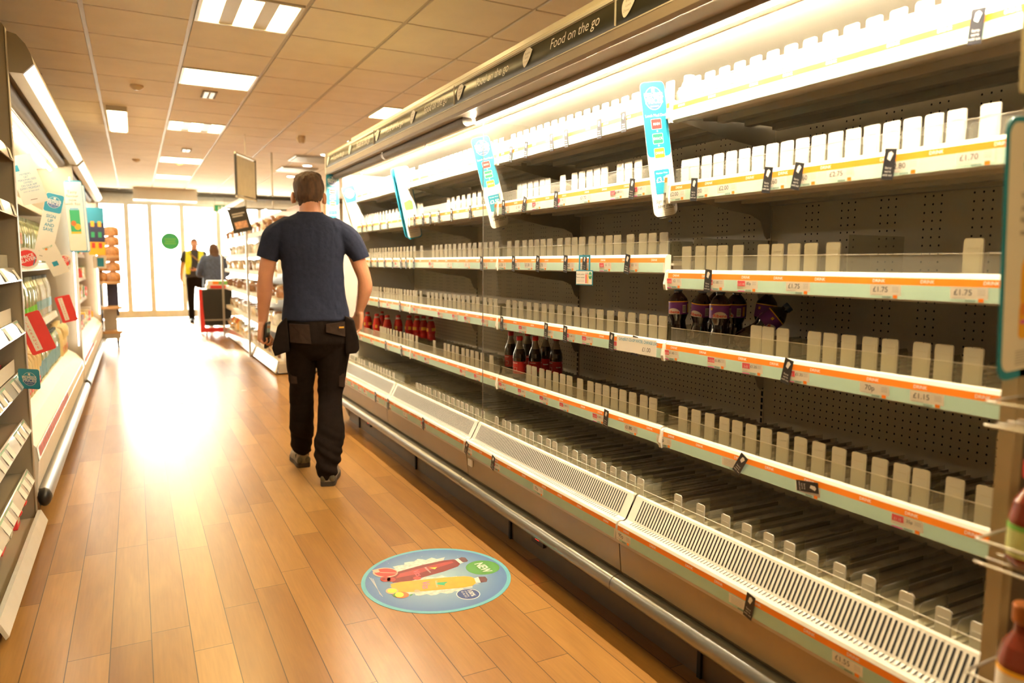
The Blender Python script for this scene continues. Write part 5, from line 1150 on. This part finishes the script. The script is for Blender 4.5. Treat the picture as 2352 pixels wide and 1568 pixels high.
def hand(b, W, K, side, palm, mat, curl=(.5, .6, .5), s=1.0, spread=.011, thumb=(.35, .5), fr=.0082):
    """W wrist, K knuckle line centre, side = unit vector to the thumb side, palm = unit vector out of the palm"""
    W = Vector(W); K = Vector(K); S = Vector(side).normalized(); D = (K-W).normalized(); S = (S-D*S.dot(D)).normalized(); N = Vector(palm); N = (N-D*N.dot(D)-S*N.dot(S)).normalized()
    for k in range(5):                                  # the palm: five fused rays
        a = (k-2)*.0165*s; b.tube([W+S*a*.55, (W+K)/2+S*a*.9, K+S*a], [.0175*s, .0145*s, .0125*s], mat, 10); b.ell(K+S*a, (.0125*s,)*3, mat, 10, 6)
    L = (.040, .046, .043, .034)
    for k in range(4):                                  # index to little finger
        a = (1.5-k)*.0205*s; p = K+S*a+D*.002; ang = 0; pts = [tuple(p-D*.012)+(fr*1.05*s,), tuple(p)+(fr*1.08*s,)]
        for j, l in enumerate((L[k], L[k]*.62, L[k]*.5)):
            ang += curl[j]*(1+.12*k); p = p+(D*math.cos(ang)+N*math.sin(ang)+S*(1.5-k)*.06)*l*s; pts.append(tuple(p)+(fr*(1-.08*(j+1))*s,))
        limb(b, pts, mat, 3, 9)
    p = W+(K-W)*.28+S*.024*s; pts = [tuple(W+(K-W)*.18+S*.010*s)+(.013*s,), tuple(p)+(.0125*s,)]
    for j, l in enumerate((.036, .030, .024)):
        d = (D*math.cos(thumb[0]+.15*j)+S*math.sin(.75-.35*j)+N*math.sin(thumb[1]+.15*j)).normalized(); p = p+d*l*s; pts.append(tuple(p)+((.0105-.001*j)*s,))
    limb(b, pts, mat, 3, 9)
def skin(name, c):
    m = pm(name, c, .48, 0, .07, 18, .05); bs = m.node_tree.nodes['Principled BSDF']; bs.inputs['Subsurface Weight'].default_value = .12; bs.inputs['Subsurface Radius'].default_value = (.02, .008, .004); bs.inputs['Subsurface Scale'].default_value = .5
    return m
def head(b, c, mat, yaw=0, s=1.0, fwd=1):              # skull, jaw, nose, ears; looks along +y*fwd
    c = Vector(c); f = Vector((0, fwd, 0))
    b.ell(c+Vector((0, -.012*fwd, .022))*s, (.073*s, .093*s, .092*s), mat, 20, 14)
    b.ell(c+Vector((0, .030*fwd, -.045))*s, (.055*s, .058*s, .070*s), mat, 18, 12)
    b.ell(c+Vector((0, .060*fwd, -.085))*s, (.030*s, .026*s, .026*s), mat, 12, 8)
    b.tube([c+Vector((0, .083*fwd, .012))*s, c+Vector((0, .103*fwd, -.022))*s], [.007*s, .013*s], mat, 10)
    b.ell(c+Vector((0, .100*fwd, -.026))*s, (.016*s, .013*s, .010*s), mat, 10, 6)
    b.ell(c+Vector((0, .082*fwd, -.056))*s, (.026*s, .012*s, .009*s), mat, 12, 6)
    for q in (-1, 1):
        b.ell(c+Vector((q*.030, .074*fwd, .018))*s, (.022*s, .012*s, .007*s), mat, 10, 6)
        rot = Matrix.Rotation(q*fwd*R(-22), 4, 'Z') @ Matrix.Rotation(R(8)*fwd, 4, 'X')
        b.ell(c+Vector((q*.087, -.006*fwd, -.018))*s, (.010*s, .020*s, .034*s), mat, 12, 8, rot); b.ell(c+Vector((q*.077, .0, -.036))*s, (.009*s, .010*s, .013*s), mat, 10, 6)
def eyes(c, parent, s=1.0, fwd=1):
    for q in (-1, 1):
        b = MB(); p = Vector(c)+Vector((q*.030, .0745*fwd, .002))*s; b.ell(p, (.0115*s,)*3, WHITE2, 12, 8); b.ell(p+Vector((0, .0085*fwd, 0))*s, (.0055*s, .0045*s, .0055*s), BROWNP, 10, 6); b.build('eye', parent)
def nz(p, sx, sy, sz): return noise.noise(Vector((p.x*sx, p.y*sy, p.z*sz)))

# ---- the man walking away
SK = skin('skin_warm', (.60, .28, .15)); HAIR = pm('brown_hair', (.075, .034, .013), .75, 0, .4, 60, .5, stretch=(1, 1, .25))
SHIRT = pm('navy_cotton', (.022, .026, .046), .9, 0, .12, 40, .25, spec=.1); TRO = pm('black_brown_workwear', (.012, .008, .006), .9, 0, .15, 30, .3, spec=.08); PATCH = pm('dark_brown_panel', (.035, .022, .016), .9, 0, .12, 40, .2, spec=.08)
SHOE = pm('tan_grey_suede', (.20, .165, .115), .8, 0, .25, 30, .2); SOLE = pm('dark_sole', (.035, .028, .02), .7); SHOE2 = pm('olive_panel', (.10, .09, .055), .7, 0, .2, 40)
man = empty('person', (.916, 4.15, 0), 'man seen from behind in navy t-shirt and dark work trousers, walking with a phone', 'person', rot=(0, 0, R(-12.5)))
b = MB(); HC = (-.033, .02, 1.632)
head(b, HC, SK, s=1.0, fwd=1)
limb(b, [(-.030, -.005, 1.595, .060), (-.028, -.020, 1.545, .060), (-.024, -.030, 1.49, .070)], SK)
stack(b, [(1.50, -.025, -.02, .06, .06), (1.475, -.025, -.02, .10, .06), (1.42, -.022, -.02, .17, .095), (1.30, -.02, -.01, .15, .10), (1.12, -.015, 0, .135, .095), (.98, -.008, 0, .15, .105), (.86, -.005, 0, .15, .11), (.82, 0, 0, .12, .10)], SK)
LSH = (-.192, -.015, 1.445); RSH = (.150, -.015, 1.440)
limb(b, [(-.180, -.015, 1.430, .044), (-.232, -.018, 1.34, .046), (-.262, -.012, 1.24, .044), (-.276, -.005, 1.17, .041), (-.283, .012, 1.10, .043), (-.292, .035, 1.02, .036), (-.300, .055, .935, .027), (-.305, .062, .905, .026)], SK)
limb(b, [(.138, -.015, 1.425, .044), (.203, -.018, 1.335, .046), (.243, -.010, 1.235, .043), (.266, 0.0, 1.165, .040), (.270, .012, 1.11, .043), (.258, .030, 1.045, .035), (.242, .048, .985, .026), (.238, .052, .960, .025)], SK)
hand(b, (-.306, .062, .905), (-.312, .060, .815), (.25, .97, 0), (.97, -.25, -.1), SK, curl=(.75, .95, .75), thumb=(.3, .55))
hand(b, (.238, .052, .960), (.222, .055, .875), (-.55, .83, 0), (-.83, -.4, -.1), SK, curl=(.55, .8, .55), thumb=(.3, .5))
for q, x in ((-1, -.085), (1, .085)): pass
limb(b, [(-.085, 0, .86, .085), (-.10, .12, .50, .055), (-.108, .22, .24, .04)], SK); limb(b, [(.085, 0, .86, .085), (.055, .02, .50, .055), (.055, -.09, .24, .04)], SK)
fuse(b, 'body', man, .0046, SK, 2)
eyes(HC, man)
# hair: short back and sides, fuller on top
b = MB(); c = Vector(HC)
b.ell(c+Vector((0.002, -.012, .040)), (.086, .104, .090), HAIR, 24, 14); b.ell(c+Vector((0, -.030, .004)), (.078, .084, .070), HAIR, 20, 12); b.ell(c+Vector((-.010, .02, .088)), (.068, .078, .038), HAIR, 20, 10); b.ell(c+Vector((.030, -.01, .098)), (.042, .05, .030), HAIR, 16, 8)
b.ell(c+Vector((0, -.052, -.050)), (.055, .036, .040), HAIR, 16, 8)
hr = fuse(b, 'hair', man, .0045, HAIR, 2, lambda p: .0035*nz(p, 70, 70, 22)+.0035*nz(p, 28, 28, 12)+(.004*nz(p, 90, 30, 40) if p.z > 1.70 else 0))
# cut the hair away from the face
hm = hr.data; import bmesh
bm = bmesh.new(); bm.from_mesh(hm)
bmesh.ops.delete(bm, geom=[v for v in bm.verts if v.co.y > HC[1]+.072 and v.co.z < HC[2]+.075 or (v.co.y > HC[1]+.02 and v.co.z < HC[2]+.01)], context='VERTS'); bm.to_mesh(hm); bm.free()
# t-shirt
def folds(p):
    f = .0035*nz(p, 6, 6, 9)+.0022*nz(p, 18, 18, 10)
    if p.z < 1.2: f += .0045*nz(Vector((p.x+p.z*.6, p.y, p.z)), 14, 5, 9)*min(1, (1.2-p.z)*5)
    if abs(p.x+.02) > .12: f += .004*nz(Vector((p.x, p.y, p.z+abs(p.x))), 10, 10, 22)
    return f
b = MB()
stack(b, [(1.532, -.028, -.030, .070, .056), (1.522, -.028, -.030, .082, .066), (1.500, -.027, -.026, .128, .082), (1.475, -.026, -.024, .172, .095), (1.42, -.024, -.022, .192, .110), (1.34, -.022, -.018, .184, .118), (1.24, -.020, -.010, .171, .116), (1.12, -.015, -.002, .168, .112), (1.03, -.010, .0, .176, .118), (.965, -.006, 0.0, .186, .124), (.932, -.005, 0.0, .188, .126), (.928, -.005, 0.0, .180, .118)], SHIRT, 6, 32)
limb(b, [(-.150, -.020, 1.440, .070), (-.212, -.02, 1.392, .071), (-.246, -.018, 1.325, .062), (-.262, -.014, 1.280, .060)], SHIRT); limb(b, [(.110, -.020, 1.435, .070), (.177, -.02, 1.388, .070), (.222, -.016, 1.325, .061), (.240, -.012, 1.282, .058)], SHIRT)
# flat cuffs instead of round ends
ts = fuse(b, 'tshirt', man, .0052, SHIRT, 2, folds)
bm = bmesh.new(); bm.from_mesh(ts.data)
for pl_, no in (((-.263, 0, 1.272), (-.30, .02, -.95)), ((.241, 0, 1.272), (.33, .02, -.94))):
    g = [v for v in bm.verts if abs(v.co.x+.012) > .195 and v.co.z < 1.33]; gs_ = set(g)
    geo = g+[e_ for e_ in bm.edges if e_.verts[0] in gs_ and e_.verts[1] in gs_]+[f_ for f_ in bm.faces if all(v in gs_ for v in f_.verts)]
    geo = [x_ for x_ in geo if (x_.co.x if isinstance(x_, bmesh.types.BMVert) else x_.verts[0].co.x)*pl_[0] > 0]
    bmesh.ops.bisect_plane(bm, geom=geo, plane_co=pl_, plane_no=no, clear_outer=True)
bm.to_mesh(ts.data); bm.free()
m_ = ts.modifiers.new('thickness', 'SOLIDIFY'); m_.thickness = .004; m_.offset = -1
b = MB()
def ringb(cx, cy_, z, rx, ry, r_, mat, tilt=0): b.tube([(cx+rx*math.cos(t), cy_+ry*math.sin(t), z+tilt*math.sin(t)) for t in [2*pi*k/28 for k in range(29)]], r_, mat, 8, False)
ringb(-.028, -.032, 1.528, .068, .056, .0055, SHIRT, .012); b.build('collar', man)
# trousers
def tf(p):
    f = .004*nz(p, 7, 7, 9)+.003*nz(p, 16, 16, 14)
    if p.z < .36: f += .016*nz(Vector((p.x, p.y, p.z+p.x*.5)), 7, 7, 26)*min(1, (.36-p.z)*6)
    if .42 < p.z < .60: f += .006*nz(Vector((p.x, p.y, p.z-p.x*.6)), 8, 8, 24)
    return f
b = MB()
stack(b, [(.962, -.004, 0, .170, .112), (.94, -.004, 0, .176, .118), (.88, -.002, -.004, .184, .128), (.81, 0, -.006, .184, .130), (.775, .004, -.002, .165, .112), (.73, .004, 0, .11, .085), (.70, .004, 0, .06, .05)], TRO, 5, 30)
limb(b, [(-.090, 0, .82, .098), (-.094, .045, .70, .088), (-.098, .10, .56, .074), (-.100, .15, .45, .072), (-.104, .185, .33, .072), (-.108, .225, .22, .068), (-.106, .262, .135, .058), (-.104, .270, .118, .056)], TRO, 6, 20)
limb(b, [(.092, 0, .82, .100), (.082, .012, .70, .092), (.070, .022, .56, .078), (.062, .010, .47, .068), (.060, -.035, .37, .074), (.058, -.075, .27, .080), (.044, -.105, .195, .078), (.040, -.128, .14, .070), (.034, -.140, .085, .060), (.034, -.142, .072, .056)], TRO, 6, 20)
fuse(b, 'trousers', man, .0062, TRO, 2, tf)
def pad(name, pts, y_of, th, mat, label=None):          # cloth patch: outline in x,z draped at y_of(x,z)
    cx = sum(p[0] for p in pts)/len(pts); cz = sum(p[1] for p in pts)/len(pts); b = MB(); n = len(pts); vs = [(x, y_of(x, z), z) for x, z in pts]+[(x, y_of(x, z)+th, z) for x, z in pts]+[(cx, y_of(cx, cz), cz), (cx, y_of(cx, cz)+th, cz)]
    b.add(vs, [(i, (i+1) % n, 2*n) for i in range(n)]+[((i+1) % n+n, i+n, 2*n+1) for i in range(n)]+[(i, i+n, (i+1) % n+n, (i+1) % n) for i in range(n)], mat); o = b.build(name, man)
    if label: o['label'] = label
    return o
def yb_(x, z): return -.014-.137*math.sqrt(max(.02, 1-abs((x-.0)/.190)**2.4))
def dens(P, k=5):
    out = []
    for i in range(len(P)):
        a, c_ = P[i], P[(i+1) % len(P)]
        for q in range(k): out.append((a[0]+(c_[0]-a[0])*q/k, a[1]+(c_[1]-a[1])*q/k))
    return out
pad('back_pocket', dens([(-.155, .915), (-.045, .910), (-.036, .805), (-.150, .812)]), yb_, .02, PATCH, 'dark brown left back pocket')
pad('back_pocket', dens([(.045, .912), (.150, .922), (.150, .838), (.045, .868)]), yb_, .02, PATCH, 'dark brown right back pocket with a zip line')
b = MB()
for k in range(4): b.box(.116+k*.007, .121+k*.007, yb_(.125, .89)-.012, yb_(.125, .89)-.004, .888, .897, ORG)
b.build('pocket_badge', man, label='small orange badge on the back pocket')
for sx, pts in ((-1, [(-.165, .955), (-.215, .90), (-.245, .78), (-.232, .735), (-.190, .752), (-.150, .76)]), (1, [(.150, .955), (.198, .93), (.222, .83), (.226, .765), (.210, .742), (.150, .735)])):
    b = MB(); b.prism(pts if sx > 0 else pts[::-1], -.105, .085, TRO); b.prism([(p[0]*1.0+sx*.002, p[1]-.004) for p in (pts if sx > 0 else pts[::-1])], -.085, .06, PATCH)
    o = fuse(b, 'holster_pocket', man, .006, TRO, 6, lambda p: .003*nz(p, 12, 12, 12)); 
pad('knee_patch', dens([(-.160, .66), (-.125, .66), (-.12, .56), (-.158, .56)]), lambda x, z: .07-.072*math.sqrt(max(.02, 1-((x+.097)/.082)**2)), .01, PATCH)
pad('cargo_panel', dens([(.115, .66), (.150, .66), (.145, .535), (.112, .545)]), lambda x, z: .018-.078*math.sqrt(max(.02, 1-((x-.076)/.086)**2)), .01, PATCH)
def shoe(x, y, yaw, pitch):
    T_ = Matrix.Translation((x, y, .0)) @ Matrix.Rotation(R(yaw), 4, 'Z') @ Matrix.Translation((0, .0, 0)) @ Matrix.Rotation(R(pitch), 4, 'X')
    sec = [(0, .030, .072), (.02, .038, .085), (.06, .040, .092), (.11, .041, .082), (.17, .049, .060), (.22, .051, .050), (.26, .042, .044), (.285, .022, .034)]
    b = MB(T_); rr_ = []
    for yy, w_, h_ in cat(sec, 4): rr_.append([(w_*math.copysign(abs(math.cos(t))**.75, math.cos(t)), yy, .022+(h_-.0)*max(0, math.sin(t))+(-.006 if math.sin(t) < 0 else 0)) for t in [2*pi*k/20 for k in range(20)]])
    b.rings(rr_, SHOE); o = b.build('shoe', man)
    b = MB(T_); P = [(0, -.036), (.0, .036)]
    L_ = [(w_*1.08, yy) for yy, w_, h_ in cat(sec, 3)]; out_ = [(a, c_) for a, c_ in L_]+[(-a, c_) for a, c_ in L_[::-1]]; b.prism([(a, c_-.004) for a, c_ in out_][::-1], .0, .026, SOLE, 'z'); b.build('sole', o)
    b = MB(T_)
    for q in (-1, 1): b.ell((q*.024, .004, .046), (.017, .012, .022), SHOE2, 12, 8)
    b.prism([(-.04, .05), (-.042, .07), (-.02, .095), (.02, .095), (.042, .07), (.04, .05)], .055, .075, SHOE2); b.build('heel_panel', o)
shoe(.036, -.185, -6, 0); shoe(-.100, .235, 10, 0)
ph = MB().frame((0, 0, 0), (0, 1, 0), (0, 0, 1)); ph.slab(-.036, .036, -.075, .075, .009, BLACKM, .009); ph.rect(-.033, .033, -.07, .07, pm('phone_screen', (.02, .022, .024), .08), .0004, .006)
hp = Matrix.Translation((.916, 4.15, 0)) @ Matrix.Rotation(R(-12.5), 4, 'Z') @ Vector((-.275, .062, .838))
tag(ph.build('phone', loc=hp, rot=(R(4), R(6), R(-25))), 'black phone held in the left hand of the man', 'phone')

# ---- the guard in a yellow vest and the shopper by the doors
def far_person(loc, yaw, label, top, legs, hairm, fwd_head, pose, hat=None):
    o = empty('person', loc, label, 'person', rot=(0, 0, R(yaw)))
    b = MB(); c = (0, .02, 1.62); head(b, c, SK, fwd=1)
    limb(b, [(0, 0, 1.58, .058), (0, -.01, 1.47, .07)], SK)
    stack(b, [(1.50, 0, 0, .06, .06), (1.47, 0, 0, .13, .07), (1.42, 0, 0, .165, .09), (1.15, 0, 0, .14, .095), (.95, 0, 0, .15, .10), (.85, 0, 0, .14, .10)], SK)
    for q, arm in ((-1, pose[0]), (1, pose[1])):
        limb(b, [(q*.17, 0, 1.42, .05)]+arm, SK); W = Vector(arm[-1][:3]); P_ = Vector(arm[-2][:3]); d = (W-P_).normalized(); hand(b, W, W+d*.085, (0, 1, .2), (-q, 0, 0), SK, curl=(.5, .6, .5))
    for q in (-1, 1): limb(b, [(q*.09, 0, .86, .08), (q*.10, .03*q, .5, .055), (q*.10, -.03*q, .10, .04)], SK)
    fuse(b, 'body', o, .007, SK, 2); eyes(c, o)
    return o, c
g, c = far_person((1.12, 16.45, 0), 180-3, 'person in a yellow vest walking in from the doors, holding a white helmet', None, None, None, 1,
    ([(-.22, .02, 1.28, .045), (-.25, .06, 1.14, .042), (-.14, .17, 1.12, .034), (-.03, .21, 1.10, .026)], [(.22, 0, 1.28, .045), (.25, 0, 1.15, .04), (.27, .03, 1.0, .034), (.275, .06, .90, .026)]))
b = MB(); stack(b, [(1.50, 0, 0, .10, .075), (1.46, 0, 0, .175, .10), (1.40, 0, 0, .20, .115), (1.2, 0, 0, .185, .12), (1.0, 0, 0, .19, .12), (.93, 0, 0, .19, .12)], BLACKM)
for q in (-1, 1): limb(b, [(q*.17, 0, 1.42, .07), (q*.225, 0, 1.30, .065)], BLACKM)
fuse(b, 'shirt', g, .009, pm('dark_shirt', (.05, .05, .055), .8), 2)
HV = pm('hi_vis_yellow', (.75, .85, .04), .5); b = MB()
for q in (-1, 1):
    b.prism([(q*.07, 1.49), (q*.165, 1.47), (q*.19, 1.2), (q*.185, 1.0), (q*.10, 1.0), (q*.06, 1.25)][::q], -.125, .132, HV)
fuse(b, 'hi_vis_vest', g, .009, HV, 3)
b = MB(); b.tube([(-.15, .135, 1.2), (.13, .12, 1.46)], .012, CARD, 8); b.build('shoulder_strap', g)
b = MB(); stack(b, [(.98, 0, 0, .17, .115), (.86, 0, 0, .185, .13), (.78, 0, 0, .17, .12), (.74, 0, 0, .15, .1)], TRO)
limb(b, [(-.09, 0, .84, .095), (-.10, -.06, .5, .07), (-.10, -.22, .13, .06)], TRO); limb(b, [(.09, 0, .84, .095), (.10, .09, .5, .07), (.10, .12, .08, .06)], TRO); fuse(b, 'trousers', g, .009, TRO, 2)
for x, y in ((.10, .10), (-.10, -.25)):
    b = MB(); b.ell((x, y+.07, .045), (.05, .14, .045), CAPB, 14, 8); b.box(x-.045, x+.045, y-.05, y+.18, 0, .025, CAPB); b.build('shoe', g)
b = MB(); cc = Vector(c); b.ell(cc+Vector((0, -.012, .035)), (.078, .098, .088), HAIR, 16, 10); fuse(b, 'hair', g, .007, pm('cropped_hair', (.16, .11, .08), .7), 1)
bm = bmesh.new(); bm.from_mesh(g.children[-1].data) ; bm.free()
hm = [x_ for x_ in bpy.data.objects if x_.parent == g and x_.name.startswith('hair')][0].data
bm = bmesh.new(); bm.from_mesh(hm); bmesh.ops.delete(bm, geom=[v for v in bm.verts if v.co.y > .02 and v.co.z < 1.685 or v.co.z < 1.60], context='VERTS'); bm.to_mesh(hm); bm.free()
hp = Matrix.Translation((1.12, 16.45, 0)) @ Matrix.Rotation(R(177), 4, 'Z') @ Vector((-.20, .26, 1.03))
b = MB(); b.ell((0, 0, 0), (.13, .11, .10), WHITE, 18, 10); b.ell((.07, .0, -.06), (.08, .09, .06), WHITE, 14, 8); b.ell((-.02, -.09, -.02), (.07, .05, .035), GREYINK, 12, 6)
tag(b.build('helmet', loc=hp), 'white helmet held by the person in the yellow vest', 'helmet')
Yw = 15.6; xw = oY(493, 640, Yw).x
g, c = far_person((xw, Yw, 0), 8, 'long haired person in a dark blue jacket seen from behind near the doors', None, None, None, 1,
    ([(-.24, .03, 1.25, .045), (-.26, .08, 1.1, .042), (-.2, .2, 1.05, .03)], [(.24, .03, 1.25, .045), (.27, .08, 1.1, .042), (.22, .2, 1.05, .03)]))
g.scale = (.95, .95, .93)
b = MB(); NJ = pm('blue_jacket', (.06, .09, .19), .6, 0, .3, 20); stack(b, [(1.52, 0, 0, .09, .08), (1.47, 0, 0, .19, .12), (1.38, 0, 0, .225, .14), (1.15, 0, 0, .23, .15), (.9, 0, 0, .24, .16), (.8, 0, 0, .24, .16)], NJ)
for q in (-1, 1): limb(b, [(q*.18, 0, 1.42, .08), (q*.25, .03, 1.25, .075), (q*.28, .08, 1.1, .065), (q*.22, .17, 1.07, .05)], NJ)
fuse(b, 'jacket', g, .010, NJ, 2, lambda p: .006*nz(p, 12, 12, 16))
b = MB(); stack(b, [(.9, 0, 0, .17, .12), (.8, 0, 0, .17, .12), (.75, 0, 0, .15, .1)], TRO)
for q in (-1, 1): limb(b, [(q*.09, 0, .8, .09), (q*.10, 0, .45, .07), (q*.10, 0, .08, .055)], TRO)
fuse(b, 'trousers', g, .010, TRO, 2)
for q in (-1, 1): b = MB(); b.ell((q*.10, .05, .045), (.045, .13, .045), CAPB, 12, 8); b.build('shoe', g)
b = MB(); cc = Vector(c); b.ell(cc+Vector((0, -.018, .03)), (.09, .105, .10), HAIR, 16, 10); b.ell(cc+Vector((0, -.05, -.06)), (.105, .075, .14), HAIR, 14, 10); b.ell(cc+Vector((0, -.09, -.18)), (.11, .055, .13), HAIR, 14, 10); fuse(b, 'hair', g, .008, pm('long_brown_hair', (.09, .045, .028), .6, 0, .3, 40, stretch=(1, 1, .2)), 1)
hm = [x_ for x_ in bpy.data.objects if x_.parent == g and x_.name.startswith('hair')][0].data
bm = bmesh.new(); bm.from_mesh(hm); bmesh.ops.delete(bm, geom=[v for v in bm.verts if v.co.y > .07 and v.co.z < 1.69], context='VERTS'); bm.to_mesh(hm); bm.free()
